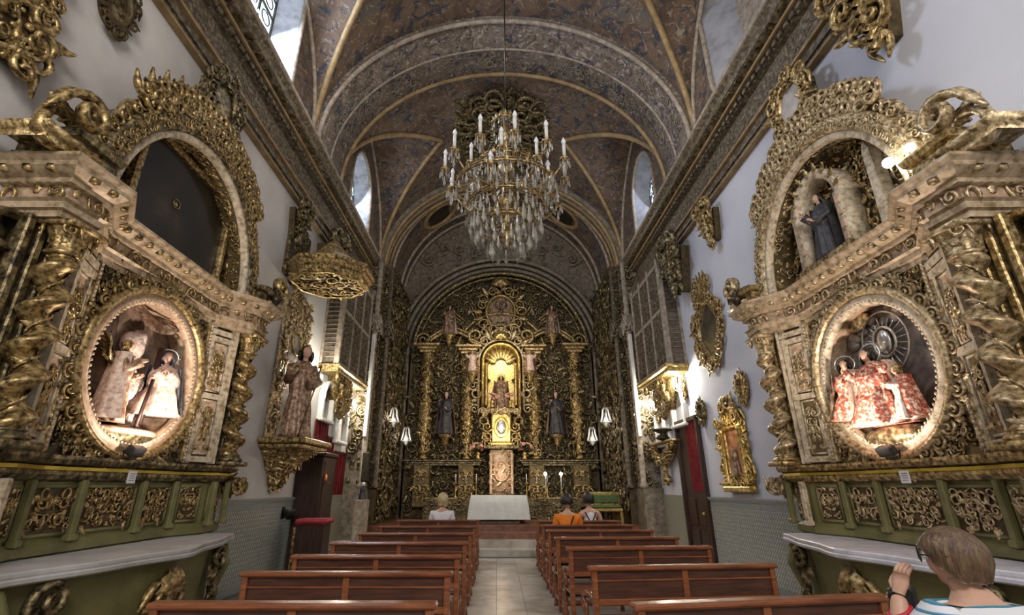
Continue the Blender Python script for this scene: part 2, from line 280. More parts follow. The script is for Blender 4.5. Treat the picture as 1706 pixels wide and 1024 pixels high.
    def lathe(s, prof, n=16, c=(0, 0, 0), sx=1, sy=1, ph=0):
        prof = np.asarray(prof, float); a = np.arange(n) * 2 * pi / n + ph
        P = np.stack([prof[:, None, 0] * np.cos(a) * sx, prof[:, None, 0] * np.sin(a) * sy, np.repeat(prof[:, 1:2], n, 1)], -1) + np.array(c)
        b0 = s.n; s.grid(P, closed_v=True, flip=True)
        m = len(prof); k = np.arange(n); k1 = (k + 1) % n; c0 = s.n
        s.add([np.array(c) + (0, 0, prof[0, 1]), np.array(c) + (0, 0, prof[-1, 1])])
        s.t.append(np.stack([np.full(n, c0), b0 + k1, b0 + k], -1)); e = b0 + (m - 1) * n
        s.t.append(np.stack([np.full(n, c0 + 1), e + k, e + k1], -1)); return s
    def ball(s, c, r, n=8, m=6, sc_=(1, 1, 1)):
        p = [(sin(pi * k / m) * r if 0 < k < m else 1e-4, -cos(pi * k / m) * r * sc_[2]) for k in range(m + 1)]
        return s.lathe(p, n, c, sc_[0], sc_[1])
    def prism(s, poly, y0, y1):      # outline in XZ, extruded along Y; star shaped fan caps
        poly = np.asarray(poly, float); n = len(poly); c = poly.mean(0)
        v = [(p[0], y, p[1]) for y in (y0, y1) for p in poly] + [(c[0], y0, c[1]), (c[0], y1, c[1])]
        q = [(k, (k + 1) % n, n + (k + 1) % n, n + k) for k in range(n)]
        t = [(2 * n, (k + 1) % n, k) for k in range(n)] + [(2 * n + 1, n + k, n + (k + 1) % n) for k in range(n)]
        return s.add(v, q, t)
    def inst(s, tpl, Ms):            # many copies of a template at 4x4 matrices
        V, Q, T = tpl; Ms = np.asarray(Ms); 
        if not len(Ms): return s
        W = np.einsum('kij,nj->kni', Ms[:, :3, :3], V) + Ms[:, None, :3, 3]
        k = len(Ms); off = (np.arange(k) * len(V))[:, None, None]
        s.add(W.reshape(-1, 3), (Q[None] + off).reshape(-1, 4) if len(Q) else None, (T[None] + off).reshape(-1, 3) if len(T) else None); return s
    def tpl(s):
        V = np.concatenate(s.v); Q = np.concatenate(s.q) if s.q else np.zeros((0, 4), np.int64); T = np.concatenate(s.t) if s.t else np.zeros((0, 3), np.int64)
        return V, Q, T
    def xf(s, Mx):
        Mx = np.array(Mx)
        s.v = [v @ Mx[:3, :3].T + Mx[:3, 3] for v in s.v]; return s
    def mesh(s, name, smooth=True):
        V, Q, T = s.tpl(); me = bpy.data.meshes.new(name)
        me.vertices.add(len(V)); me.vertices.foreach_set('co', V.astype(np.float32).ravel())
        nl = len(Q) * 4 + len(T) * 3; me.loops.add(nl); me.loops.foreach_set('vertex_index', np.concatenate([Q.ravel(), T.ravel()]).astype(np.int32))
        me.polygons.add(len(Q) + len(T))
        st = np.concatenate([np.arange(len(Q)) * 4, len(Q) * 4 + np.arange(len(T)) * 3]).astype(np.int32)
        me.polygons.foreach_set('loop_start', st)
        me.update(calc_edges=True); me.validate()
        me.shade_smooth() if smooth else me.shade_flat()
        return me
def obj(name, mb, m, parent=None, smooth=False, loc=None):
    me = mb if isinstance(mb, bpy.types.Mesh) else mb.mesh(name, smooth)
    if m is not None and not len(me.materials): me.materials.append(M[m] if isinstance(m, str) else m)
    o = bpy.data.objects.new(name, me); C.objects.link(o)
    if parent is not None: o.parent = parent
    if loc is not None: o.location = loc
    if any(w_ in name for w_ in ('carving', 'foliage', 'scrolls', 'wreath', 'crest', 'garland', 'blooms', 'leaves', 'leaf_edge', 'acanthus')): o['kind'] = 'stuff'
    return o
def thing(name, label, cat, loc=(0, 0, 0), rz=0, group=None):
    o = bpy.data.objects.new(name, None); C.objects.link(o); o.location = loc; o.rotation_euler = (0, 0, rz); o.empty_display_size = 0.1
    o['label'] = label; o['category'] = cat
    if group: o['group'] = group
    return o
def tag(o, label, cat, group=None):
    o['label'] = label; o['category'] = cat
    if group: o['group'] = group
    return o
def struct(name, mb, m, parent=None, smooth=False, loc=None):
    o = obj(name, mb, m, parent, smooth, loc)
    if parent is None: o['kind'] = 'structure'
    return o
def stuff(o): o['kind'] = 'stuff'; return o
def copy_tree(o, parent=None):
    c = o.copy(); C.objects.link(c)
    if parent is not None: c.parent = parent
    for ch in list(o.children): copy_tree(ch, c)
    return c

# ------------------------------------------------------------------ carving templates (face = XZ plane, relief towards +Y)
def t_scroll(turns=1.5, seg=20, sides=5, thick=0.13, lift=0.10):
    t = np.linspace(0, 1, seg); a = t * turns * 2 * pi; r = 0.5 * (1 - t) ** 0.85 + 0.07
    p = np.stack([r * np.cos(a), 0.04 + lift * np.sin(pi * t) + 0.10 * t, r * np.sin(a)], -1)
    # tail that leads in
    tail = np.stack([np.full(4, 0.57) + np.array([0.16, 0.10, 0.05, 0.01]), np.full(4, 0.03), np.array([-0.62, -0.42, -0.24, -0.10])], -1)
    p = np.vstack([tail, p]); th = thick * np.concatenate([[0.3, 0.6, 0.8, 0.95], 1 - 0.45 * t]); th[-1] *= 1.6
    mb = MB(); mb.tube(p, th, sides); return mb.tpl()
def t_leaf(lobes=4, curl=0.16):
    k = 2 * lobes + 1; P = []
    for i in range(k):
        t = i / (k - 1); wd = 0.30 * sin(pi * min(1, 0.12 + t * 0.86)) * (1.15 if i % 2 else 0.72)
        y = 0.06 + curl * t * t; z = t
        if i == k - 1: wd = 0.07
        P.append([(-wd, y - 0.10, z - 0.05), (-wd * 0.5, y + 0.03, z), (0, y - 0.02 if i % 2 else y, z), (wd * 0.5, y + 0.03, z), (wd, y - 0.10, z - 0.05)])
    mb = MB(); mb.grid(P); return mb.tpl()
def t_blob(): mb = MB(); mb.ball((0, 0.1, 0), 0.5, 6, 4, (1, 0.6, 1)); return mb.tpl()
def t_rose():
    mb = MB()
    for k in range(6):
        a = k * pi / 3; mb.ball((0.3 * cos(a), 0.08, 0.3 * sin(a)), 0.22, 5, 4, (1, 0.8, 1))
    mb.ball((0, 0.16, 0), 0.2, 5, 4); return mb.tpl()
def t_shell():
    P = []
    for i in range(6):
        t = i / 5; P.append([(t * 0.5 * sin(a), 0.05 + 0.16 * sin(t * pi) + (0.07 * t if k % 2 else 0), t * 0.6 * cos(a)) for k, a in enumerate(np.linspace(-1.4, 1.4, 11))])
    mb = MB(); mb.grid(P); return mb.tpl()
def t_csc():     # long C scroll
    t = np.linspace(0, 1, 26); a = (t - 0.5) * 2; th = a * 4.2
    r = 0.5 - 0.30 * np.abs(a) ** 2.2
    p = np.stack([r * np.sin(th) * 0.9, 0.05 + 0.10 * np.cos(a * pi / 2), 0.15 - r * np.cos(th) + 0.25 * np.abs(a)], -1)
    mb = MB(); mb.tube(p, 0.05 + 0.075 * np.cos(a * pi / 2.2), 5); return mb.tpl()
SCROLL, SCROLL2, LEAF, BLOB, ROSE, SHELL, CSC = t_scroll(), t_scroll(1.1, 13, 4, 0.15), t_leaf(), t_blob(), t_rose(), t_shell(), t_csc()
LEAF2 = t_leaf(2, 0.22)
TPL = {'s': SCROLL, 't': SCROLL2, 'l': LEAF, 'm': LEAF2, 'b': BLOB, 'r': ROSE, 'h': SHELL, 'c': CSC}
def frame_m(p, eu, ev, n, ang, size, flip=1, depth=1.0):
    ca, sa = cos(ang), sin(ang); eu = np.asarray(eu); ev = np.asarray(ev); n = np.asarray(n)
    a = (eu * ca + ev * sa) * flip; b = -eu * sa + ev * ca
    Mx = np.eye(4); Mx[:3, 0] = a * size; Mx[:3, 1] = n * size * depth; Mx[:3, 2] = b * size; Mx[:3, 3] = p; return Mx
class Carve:
    def __init__(s, mb): s.mb = mb; s.L = {k: [] for k in TPL}
    def put(s, kind, p, eu=(1, 0, 0), ev=(0, 0, 1), n=(0, 1, 0), ang=0, size=0.1, flip=1, depth=1.0):
        s.L[kind].append(frame_m(np.asarray(p, float), eu, ev, n, ang, size, flip, depth))
    def done(s):
        for k, L in s.L.items():
            if L: s.mb.inst(TPL[k], L)
        return s.mb
def fill(mb, u0, u1, v0, v1, cell, fn=None, mask=None, mix='stlmmbb', seed=1, sym=True, depth=1.0, big=1.25, y=0.0, skip=0.0):
    """fill a patch with carved foliage, mirrored about its middle; fn(u,v)->(p,eu,ev,n)"""
    r = random.Random(seed); cv = Carve(mb); um = (u0 + u1) / 2
    if fn is None: fn = lambda u, v: ((u, y, v), (1, 0, 0), (0, 0, 1), (0, 1, 0))
    nu = max(1, round((u1 - u0) / cell / (2 if sym else 1))); nv = max(1, round((v1 - v0) / cell))
    ue = um if sym else u1; cu = (ue - u0) / nu; cz = (v1 - v0) / nv
    for i in range(nu):
        for j in range(nv):
            if r.random() < skip: continue
            u = u0 + (i + 0.5 + r.uniform(-0.28, 0.28)) * cu; v = v0 + (j + 0.5 + r.uniform(-0.28, 0.28)) * cz
            kind = r.choice(mix); a = r.uniform(0, 2 * pi); sz = cell * big * r.uniform(0.75, 1.25); fl = r.choice((-1, 1))
            if kind == 'b': sz *= 0.45
            for side in ((1, -1) if sym else (1,)):
                uu = u if side > 0 else 2 * um - u
                if mask and not mask(uu, v): continue
                p, eu, ev, n = fn(uu, v)
                cv.put(kind, p, eu, ev, n, a * side, sz, fl * side, depth)
                if kind in 'st':
                    cv.put('m', np.asarray(p) , eu, ev, n, (a + 2.2) * side, sz * 0.75, fl * side, depth)
    return cv.done()
def sweep(mb, path, prof, closed=False, flip=False):
    """path: plan polyline (x,y) ; prof: (out, z) ; out is to the left normal of the path"""
    path = np.asarray(path, float); m = len(path); N = []
    for k in range(m):
        a = path[k] - path[k - 1] if (k > 0 or closed) else path[1] - path[0]
        b = path[(k + 1) % m] - path[k] if (k < m - 1 or closed) else a
        a = a / np.linalg.norm(a); b = b / np.linalg.norm(b)
        na = np.array([-a[1], a[0]]); nb = np.array([-b[1], b[0]]); nn = na + nb; nn /= np.linalg.norm(nn)
        N.append(nn / max(0.35, nn.dot(na)))
    P = [[(path[k][0] + N[k][0] * o, path[k][1] + N[k][1] * o, z) for o, z in prof] for k in range(m)]
    return mb.grid(P, closed_u=closed, flip=flip)
def arch_sweep(mb, cx, cz, rx, rz, prof, a0=0, a1=pi, n=40, flip=False):
    """prof: (radial, y); arch in XZ plane"""
    P = []
    for a in np.linspace(a0, a1, n): P.append([(cx + (rx + r) * cos(a), y, cz + (rz + r) * sin(a)) for r, y in prof])
    return mb.grid(P, flip=flip)
def spiral_col(h, R0=0.13, amp=0.05, turns=4.5, n=14, rings=64):
    mb = MB(); P = []
    for k in range(rings + 1):
        t = k / rings; a = t * turns * 2 * pi; rad = R0 * (1.0 - 0.12 * t); e = min(1, t * 12, (1 - t) * 12)
        cx, cy = amp * e * cos(a), amp * e * sin(a)
        P.append([(cx + rad * cos(q) * (1 + 0.10 * e * cos(q - a)), cy + rad * sin(q) * (1 + 0.10 * e * cos(q - a)), h * t) for q in np.arange(n) * 2 * pi / n])
    mb.grid(P, closed_v=True, flip=True); return mb
def col_fn(R0, amp, h, turns):
    def fn(u, v):   # u angle, v height
        t = v / h; a = t * turns * 2 * pi; rad = R0 * (1 - 0.12 * t) * (1 + 0.10 * cos(u - a)); e = min(1, t * 12, (1 - t) * 12)
        return ((amp * e * cos(a) + rad * cos(u), amp * e * sin(a) + rad * sin(u), v), (-sin(u), cos(u), 0), (0, 0, 1), (cos(u), sin(u), 0))
    return fn

# ------------------------------------------------------------------ carved figures (statues)
def robe_mesh(h, w0, w1, folds=9, seed=0, kneel=0, lean=0.0, n=36, rings=16, depth=0.75, amp=0.16):
    r = random.Random(seed); ph = r.uniform(0, 6); mb = MB(); P = []
    for k in range(rings + 1):
        t = k / rings
        wd = w0 + (w1 - w0) * t ** 0.8
        wd *= 1 + 0.18 * math.exp(-((t - 0.72) / 0.16) ** 2) - 0.16 * math.exp(-((t - 0.55) / 0.10) ** 2)
        if t > 0.88: wd *= 1 - 0.62 * ((t - 0.88) / 0.12) ** 1.6
        a_ = amp * (1 - t) ** 0.6; row = []
        for q in np.arange(n) * 2 * pi / n:
            f = 1 + a_ * sin(folds * q + ph + 2.2 * t + 0.8 * sin(3 * q)) * (0.7 + 0.3 * sin(2 * q + ph))
            row.append((wd * cos(q) * f + 0.05 * w0 * sin(4 * t + ph), depth * wd * sin(q) * f + lean * h * t * t + (kneel * 0.30 * h * (1 - t) ** 1.3 if sin(q) < 0 else 0) * sin(q), h * t))
        P.append(row)
    mb.grid(P, closed_v=True, flip=True)
    c0 = mb.n; mb.add([(0, 0, 0), (0, lean * h, h)]); m = rings * n
    mb.t.append(np.array([(c0, (k + 1) % n, k) for k in range(n)])); mb.t.append(np.array([(c0 + 1, m + k, m + (k + 1) % n) for k in range(n)]))
    return mb
def head_mesh(mb, c, r, yaw=0, tilt=0):
    # egg-shaped head with brow, nose, chin and ears; faces +Y before yaw
    P = []; n, m = 14, 12
    for k in range(m + 1):
        t = k / m; z = -cos(pi * t); s_ = max(1e-3, sin(pi * t)); row = []
        for q in np.arange(n) * 2 * pi / n:
            x = s_ * cos(q) * (0.78 if z < 0 else 0.84) * (1 + 0.12 * z); y = s_ * sin(q) * 0.95
            if sin(q) > 0.7 and -0.45 < z < 0.15: y += 0.16 * (1 - abs(cos(q)) * 2.2) * (1 - (z + 0.15) ** 2 * 6) if abs(cos(q)) < 0.4 else 0
            if sin(q) > 0.5 and -0.95 < z < -0.6: y += 0.10
            if 0.3 < abs(cos(q)) < 0.7 and sin(q) > 0 and 0 < z < 0.25: y -= 0.07
            row.append((x, y, z * 1.15))
        P.append(row)
    h = MB(); h.grid(P, closed_v=True, flip=True)
    for sx in (-1, 1): h.ball((sx * 0.82, 0, -0.05), 0.16, 6, 5, (0.5, 1, 1.3))
    Mx = Matrix.Translation(c) @ Matrix.Rotation(yaw, 4, 'Z') @ Matrix.Rotation(tilt, 4, 'X') @ Matrix.Scale(r, 4)
    h.xf(Mx)
    for v in h.v: pass
    V, Q, T = h.tpl(); mb.add(V, Q, T)
def hand_mesh(mb, wrist, d, up, s=1.0, curl=0.5, side=1):
    """palm with five tapered bent fingers; d direction of fingers, up back of the hand"""
    d = np.array(d, float); d /= np.linalg.norm(d); up = np.array(up, float); up -= d * up.dot(d); up /= np.linalg.norm(up); r = np.cross(d, up) * side
    w = np.array(wrist, float); L = 0.095 * s
    P = []
    for t, hw, ht in ((0, 0.026, 0.02), (0.25, 0.032, 0.018), (0.6, 0.040, 0.016), (1.0, 0.038, 0.013)):
        row = [w + d * L * t + r * hw * s * cos(a) + up * ht * s * sin(a) for a in np.arange(10) * 2 * pi / 10]; P.append(row)
    mb.grid(P, closed_v=True, flip=(side < 0)); 
    c0 = mb.n; mb.add([w + d * L * 1.02]); e = c0 - 10; mb.t.append(np.array([(c0, e + k, e + (k + 1) % 10) for k in range(10)]))
    for k, (off, ln) in enumerate(((-0.028, 0.068), (-0.010, 0.078), (0.009, 0.073), (0.027, 0.058))):
        b = w + d * L * 0.92 + r * off * s; p = [b]; dd = d.copy()
        for q in range(3):
            dd = dd * cos(curl * 0.8) - up * sin(curl * 0.8) * (1 if q else 0.6); dd /= np.linalg.norm(dd); p.append(p[-1] + dd * ln * s * (0.42, 0.33, 0.25)[q])
        mb.tube(p, np.array([0.0095, 0.009, 0.008, 0.0055]) * s, 7)
    b = w + d * L * 0.22 - r * 0.026 * s; d1 = d * 0.72 - r * 0.62 - up * 0.3; d1 /= np.linalg.norm(d1); d2 = d * 0.9 - r * 0.15 - up * 0.45; d2 /= np.linalg.norm(d2)
    mb.tube([b, b + d1 * 0.034 * s, b + d1 * 0.034 * s + d2 * 0.028 * s, b + d1 * 0.034 * s + d2 * 0.05 * s], np.array([0.013, 0.0115, 0.010, 0.006]) * s, 7)
def statue(name, label, cat, loc, h, face=0.0, robe='robe_brown', mantle=None, hairm='hair_black', halo=None, kneel=0, arms='pray', seed=1, parent=None, wings=None, beard=False, group=None, wk=1.0):
    """face: heading of the figure, 0 looks to +Y (rotation about z)"""
    if parent is None: t = thing(name, label, cat, loc, face, group)
    else:
        t = bpy.data.objects.new(name, None); C.objects.link(t); t.parent = parent; t.location = loc; t.rotation_euler = (0, 0, face); t['label'] = label
    hr = h * (0.062 if not kneel else 0.078); sh = h - hr * 2.55
    rb = robe_mesh(sh, h * 0.20 * wk * (1.5 if kneel else 1), h * 0.125 * wk, 9, seed, kneel, amp=0.2)
    aw = h * 0.038
    for sx in (-1, 1):
        s0 = (sx * h * 0.115 * wk, 0.0, sh * 0.93)
        if arms == 'pray': pts = [s0, (sx * h * 0.17, h * 0.04, sh * 0.74), (sx * h * 0.05, h * 0.18, sh * 0.80)]
        elif arms == 'open': pts = [s0, (sx * h * 0.20, h * 0.03, sh * 0.76), (sx * h * 0.27, h * 0.15, sh * 0.90)]
        else: pts = [s0, (sx * h * 0.16, h * 0.03, sh * 0.72), (sx * h * (0.16 if sx > 0 else 0.04), h * 0.16, sh * (0.86 if sx > 0 else 0.66))]
        q = np.array(pts); q = np.array([q[0], (q[0] + q[1]) / 2, q[1], (q[1] + q[2]) / 2, q[2]]); rb.tube(q, [aw * 1.2, aw * 1.25, aw * 1.3, aw * 1.35, aw * 1.7], 9)
        if sx < 0: pl = q[-1]
        else: pr = q[-1]
    obj('robe', rb, robe, t, True)
    for p, sd in ((pl, -1), (pr, 1)):
        hm_ = MB(); hand_mesh(hm_, p, (-sd * 0.3, 0.8, 0.5), (sd, 0.2, 0.2), h * 0.62, 0.3, sd); obj('hand', hm_, 'skin', t, True)
    sk = MB(); sk.tube([(0, 0, sh * 0.95), (0, 0.01 * h, sh + hr * 0.7)], [hr * 0.55, hr * 0.45], 8); head_mesh(sk, (0, 0.012 * h, sh + hr * 1.45), hr, 0, -0.12)
    obj('head', sk, 'skin', t, True)
    hb = MB(); hb.ball((0, -0.02 * h + 0.01 * h, sh + hr * 1.62), hr * 1.12, 12, 8, (0.95, 1.0, 1.1)); 
    for k in range(9):
        a = pi + pi * k / 8; hb.tube([(hr * 0.95 * cos(a), hr * 0.6 * sin(a), sh + hr * 1.7), (hr * 1.15 * cos(a), hr * 0.9 * sin(a), sh + hr * 0.8), (hr * 1.1 * cos(a), hr * 1.0 * sin(a) , sh - hr * (0.2 if not beard else -0.3))], [hr * 0.35, hr * 0.32, hr * 0.08], 5)
    if beard: hb.ball((0, hr * 0.95, sh + hr * 0.72), hr * 0.5, 8, 6, (0.9, 0.6, 1.1))
    obj('hair', hb, hairm, t, True)
    if mantle:
        mt = MB(); P = []
        for k in range(13):
            tt = k / 12; wd = h * (0.25 - 0.09 * tt) * wk * (1.35 if kneel else 1); row = []
            for q in np.linspace(pi * 0.86, pi * 2.14, 22):
                f = 1 + 0.12 * (1 - tt) * sin(7 * q + seed); row.append((wd * cos(q) * f, wd * 0.85 * sin(q) * f - (0.2 * h * kneel * (1 - tt)), sh * (0.03 + 0.96 * tt)))
            P.append(row)
        mt.grid(P, flip=True); P2 = np.array(P); P2[..., :2] *= 0.94; mt.grid(P2)
        obj('mantle', mt, mantle, t, True)
    if halo:
        hm = MB(); a = np.arange(28) * 2 * pi / 28; c = np.array((0, -hr * 0.6, sh + hr * 1.7))
        hm.tube([c + np.array((cos(q), -0.2 * sin(q), sin(q))) * hr * 1.85 for q in a], hr * 0.20, 6, closed=True)
        for q in a[::2]: hm.tube([c + np.array((cos(q), -0.2 * sin(q), sin(q))) * hr * 1.9, c + np.array((cos(q), -0.2 * sin(q), sin(q))) * hr * 2.4], [hr * 0.1, hr * 0.02], 4)
        obj('halo', hm, halo, t, True)
    if wings:
        for sx in (-1, 1):
            wb = MB()
            for k in range(9):
                tt = k / 8; ln = h * (0.42 - 0.22 * tt); a0 = 0.25 + 0.9 * tt; base = np.array((sx * h * (0.07 + 0.05 * tt), -h * 0.12, sh * (0.92 - 0.10 * tt)))
                dr = np.array((sx * sin(a0) * 0.9, -0.25, cos(a0) - 0.2)); wb.inst(LEAF2, [frame_m(base, (cos(a0), 0, -sx * sin(a0)), dr, (0, -1, 0), 0, ln)])
                wb.tube([base, base + dr * ln * 0.9], [h * 0.02, h * 0.006], 5)
            obj('wing', wb, wings, t, True)
    return t

# ================================================================== STRUCTURE
Y0, Y1 = -5.2, 14.5
struct('floor', MB().bx(XL - .3, XR + .3, Y0, 19.2, -0.2, -0.012), 'grout')
floor = bpy.data.objects['floor']
# marble tiles: the 300 nearest the open aisle as single pieces, the rest joined
ts = 0.42; cells = []
ix0 = int((XL) / ts); 
for i in range(-10, 11):
    for j in range(0, 31):
        x0 = 0.20 + (i - 0.5) * ts; y0 = 0.6 + j * ts
        if x0 + ts > XR or x0 < XL or y0 + ts > 13.0: continue
        cx, cy = x0 + ts / 2, y0 + ts / 2
        d = abs(cx - 0.2); vis = 0 if d < 0.75 else 1; cells.append((vis, d * 2.0 + cy * 0.25 if vis else cy, cx, cy, (i + j) % 2))
cells.sort()
tm = []
for k in range(2):
    me = MB().bbox(-ts / 2 + .0015, ts / 2 - .0015, -ts / 2 + .0015, ts / 2 - .0015, -0.012, 0.0, 0.003).mesh('floor_tile', False); me.materials.append(M['floor_b' if k else 'floor_a']); tm.append(me)
rest = MB()
for n_, (vis, _, cx, cy, par) in enumerate(cells):
    if n_ < 298:
        o = bpy.data.objects.new('floor_tile', tm[1 if (par or rng.random() < .25) else 0]); C.objects.link(o); o.parent = floor; o.location = (cx, cy, rng.uniform(-.001, .0)); o.rotation_euler = (0, 0, rng.choice((0, pi / 2, pi)))
    else: rest.bx(cx - ts / 2 + .004, cx + ts / 2 - .004, cy - ts / 2 + .004, cy + ts / 2 - .004, -0.012, 0)
for j in range(int((0.6 - Y0) / ts)):
    for i in range(-10, 11):
        x0 = 0.20 + (i - .5) * ts; y0 = 0.6 - (j + 1) * ts
        if x0 + ts < XR and x0 > XL: rest.bx(x0 + .004, x0 + ts - .004, y0 + .004, y0 + ts - .004, -0.012, 0)
stuff(obj('far_floor_tiles', rest, 'floor_a', floor))

# walls
struct('wall_left', MB().bx(XL - .35, XL, Y0, 19.0, -0.1, ZS), 'plaster_l')
struct('wall_right', MB().bx(XR, XR + .35, Y0, 19.0, -0.1, ZS), 'plaster_r')
struct('wall_back', MB().bx(XL - .35, XR + .35, Y0 - .3, Y0, -0.1, 12.6), 'plaster_l')
struct('wall_front', MB().bx(XL - .35, XR + .35, 18.7, 19.0, -0.1, 12.8), 'stone')

# tiled dados
def dado(side):
    X = XR if side > 0 else XL; sg = -1 if side > 0 else 1
    y0, y1 = -4.0, (10.9 if side > 0 else 11.2)
    base = struct('baseboard_right' if side > 0 else 'baseboard_left', MB().bx(X, X + sg * .03, y0, y1, 0, 1.40), 'grout')
    t = 0.14; tl = MB()
    for k in range(int((y1 - y0) / t)):
        for j in range(8):
            ya = y0 + k * t; tl.bbox(min(X + sg * .03, X + sg * .039), max(X + sg * .03, X + sg * .039), ya + .0003, ya + t - .0003, .10 + j * t + .0003, .10 + (j + 1) * t - .0003, .0012)
    stuff(obj('glazed_tiles', tl, 'azulejo', base))
    bd = MB()
    for k in range(int((y1 - y0) / .2)):
        ya = y0 + k * .2; bd.bx(X + sg * .03, X + sg * .042, ya + .002, ya + .198, 1.225, 1.33)
    stuff(obj('border_tiles', bd, 'azulejo_band', base))
    cp = MB(); cp.bx(X, X + sg * .06, y0, y1, 1.33, 1.365); cp.bx(X, X + sg * .075, y0, y1, 1.365, 1.40); obj('cap_rail', cp, 'azulejo_band', base)
    obj('skirting', MB().bx(X, X + sg * .05, y0, y1, 0, .10), 'azulejo_band', base)
    pier = MB(); pier.bx(X, X + sg * .034, y1 + (1.35 if side > 0 else 1.1), 13.95, 0, 1.40); p = obj('pier_tiles', pier, 'azulejo_ochre', base)
dado(1); dado(-1)

# entablatures running along the nave
def entab(side):
    X = XR if side > 0 else XL
    e = thing_struct = bpy.data.objects.new('trim_%d' % (1 if side > 0 else 2), None)
    C.objects.link(e); e['kind'] = 'structure'; e.location = (X, 0, 0); e.rotation_euler = (0, 0, pi / 2 * side)
    L0, L1 = (Y0, 14.5) if side > 0 else (-14.5, -Y0)
    pth = [(L0, 0), (L1, 0)]
    obj('architrave', sweep(MB(), pth, [(0, 7.15), (.09, 7.15), (.09, 7.24), (.12, 7.24), (.12, 7.38), (.15, 7.40), (.17, 7.47), (.06, 7.50)]), 'entab', e)
    obj('frieze', sweep(MB(), pth, [(.06, 7.48), (.07, 8.02)]), 'entab', e)
    obj('gilded_lower_edge', sweep(MB(), pth, [(.0, 7.14), (.11, 7.14), (.11, 7.175), (.0, 7.175)]), 'rib', e)
    obj('gilded_lip', sweep(MB(), pth, [(.44, 8.42), (.47, 8.43), (.47, 8.50), (.44, 8.505)]), 'stone_pale', e)
    obj('cornice', sweep(MB(), pth, [(.06, 7.98), (.15, 8.0), (.15, 8.08), (.22, 8.12), (.22, 8.18), (.38, 8.22), (.38, 8.34), (.45, 8.40), (.45, 8.50), (0, 8.52)]), 'entab', e)
    obj('gilded_fillet', sweep(MB(), pth, [(.22, 8.105), (.26, 8.105), (.26, 8.16), (.22, 8.16)]), 'rib', e)
    obj('gilded_astragal', sweep(MB(), pth, [(.12, 7.38), (.175, 7.385), (.175, 7.43), (.12, 7.43)]), 'rib', e)
    car = MB()
    fill(car, L0, L1, 7.54, 7.96, .13, lambda u, v: ((u, .062, v), (1, 0, 0), (0, 0, 1), (0, 1, 0)), mix='stlc', seed=3 + side, sym=False, depth=.35, big=1.0)
    stuff(obj('carved_frieze_foliage', car, 'entab', e, True))
    dn = MB(); k = L0
    while k < L1: dn.bx(k, k + .09, .15, .21, 8.01, 8.08); k += .16
    stuff(obj('dentils', dn, 'entab', e))
    dn = MB(); k = L0
    while k < L1: dn.bx(k, k + .14, .22, .36, 8.19, 8.23); k += .34
    stuff(obj('modillions', dn, 'gold_dark', e))
entab(1); entab(-1)

# vault
def h1(x, a=AH, r=RISE): return ZS + r * math.sqrt(max(0, 1 - (x / a) ** 2))
BAYS = [(-5.2, -0.9, 3.2), (-0.3, 3.2, 2.9), (3.5, 8.3, 3.2), (9.9, 14.5, 3.2)]
ceil = bpy.data.objects.new('ceiling', None); C.objects.link(ceil); ceil['kind'] = 'structure'
def pen(q, r2):
    # height above the springing of a pointed side penetration; q = 0 at its axis, 1 at its edge
    x0 = math.sqrt(1 - (r2 / RISE) ** 2); q = min(1.0, abs(q)); return RISE * math.sqrt(max(0, 1 - (x0 + (1 - x0) * q) ** 2))
def bay(y0, y1, r2):
    b = (y1 - y0) / 2; ym = (y0 + y1) / 2; nx, ny = 96, 64
    X = AH * np.sin(np.linspace(-pi / 2, pi / 2, nx)); Y = ym + b * np.sin(np.linspace(-pi / 2, pi / 2, ny))
    H1 = ZS + RISE * np.sqrt(np.clip(1 - (X / AH) ** 2, 0, 1)); H2 = ZS + np.array([pen((y - ym) / b, r2) for y in Y])
    H = np.maximum(H1[:, None], H2[None]); P = np.stack([np.repeat(X[:, None] + XC, ny, 1), np.repeat(Y[None], nx, 0), H], -1)
    obj('vault_bay', MB().grid(P, flip=True), 'fresco', ceil, True)
    # groin ribs and wall ribs
    for sx in (-1, 1):
        for sy in (-1, 1):
            pts = []; ph = np.linspace(0.004, 1, 30) ** 1.5
            for q in ph:
                hh = ZS + pen(1 - q, r2); y = ym + sy * b * (1 - q); x = sx * AH * math.sqrt(max(0, 1 - ((hh - ZS) / RISE) ** 2)); pts.append((XC + x, y, hh - .02))
            obj('groin_rib', MB().tube(pts, .065, 7), 'rib', ceil, True)
        pts = [(XC + sx * (AH - .03), ym + (b - .03) * q, ZS + pen(q, r2) - .03) for q in np.sin(np.linspace(-pi / 2 + .02, pi / 2 - .02, 41))]
        obj('lunette_rib', MB().tube(pts, .05, 6), 'stone_pale', ceil, True)
for bb in BAYS: bay(*bb)
def band(y0, y1, drop, mats=('fresco_arch', 'stone_pale'), rims=3, a=AH, r=RISE, n=72):
    aa, rr = a - drop, r - drop
    P = []
    for q in np.linspace(0, pi, n):
        c, s_ = cos(q), sin(q)
        P.append([(XC + (aa + k) * c, y, ZS + (rr + k) * s_) for k, y in ((drop + .6, y0), (0, y0), (0, (y0 + y1) / 2), (0, y1), (drop + .6, y1))])
    obj('arch_band', MB().grid(P, flip=True), mats[0], ceil, True)
    for k in range(rims):
        y = y0 + (y1 - y0) * (k + .02 if k == 0 else k) / max(1, rims - 1)
        y = min(max(y, y0 + .02), y1 - .02)
        obj('arch_moulding', MB().tube([(XC + (aa - .0) * cos(q), y, ZS + (rr) * sin(q)) for q in np.linspace(0, pi, n)], .055 if k in (0, rims - 1) else .03, 7), mats[1] if k != rims - 1 else 'rib', ceil, True)
    return aa, rr
band(8.3, 9.9, .14)
band(3.2, 3.5, .10, rims=2); band(-.9, -.3, .10, rims=2)
aa, rr = band(14.5, 15.1, .22, ('stone', 'rib'), 3)
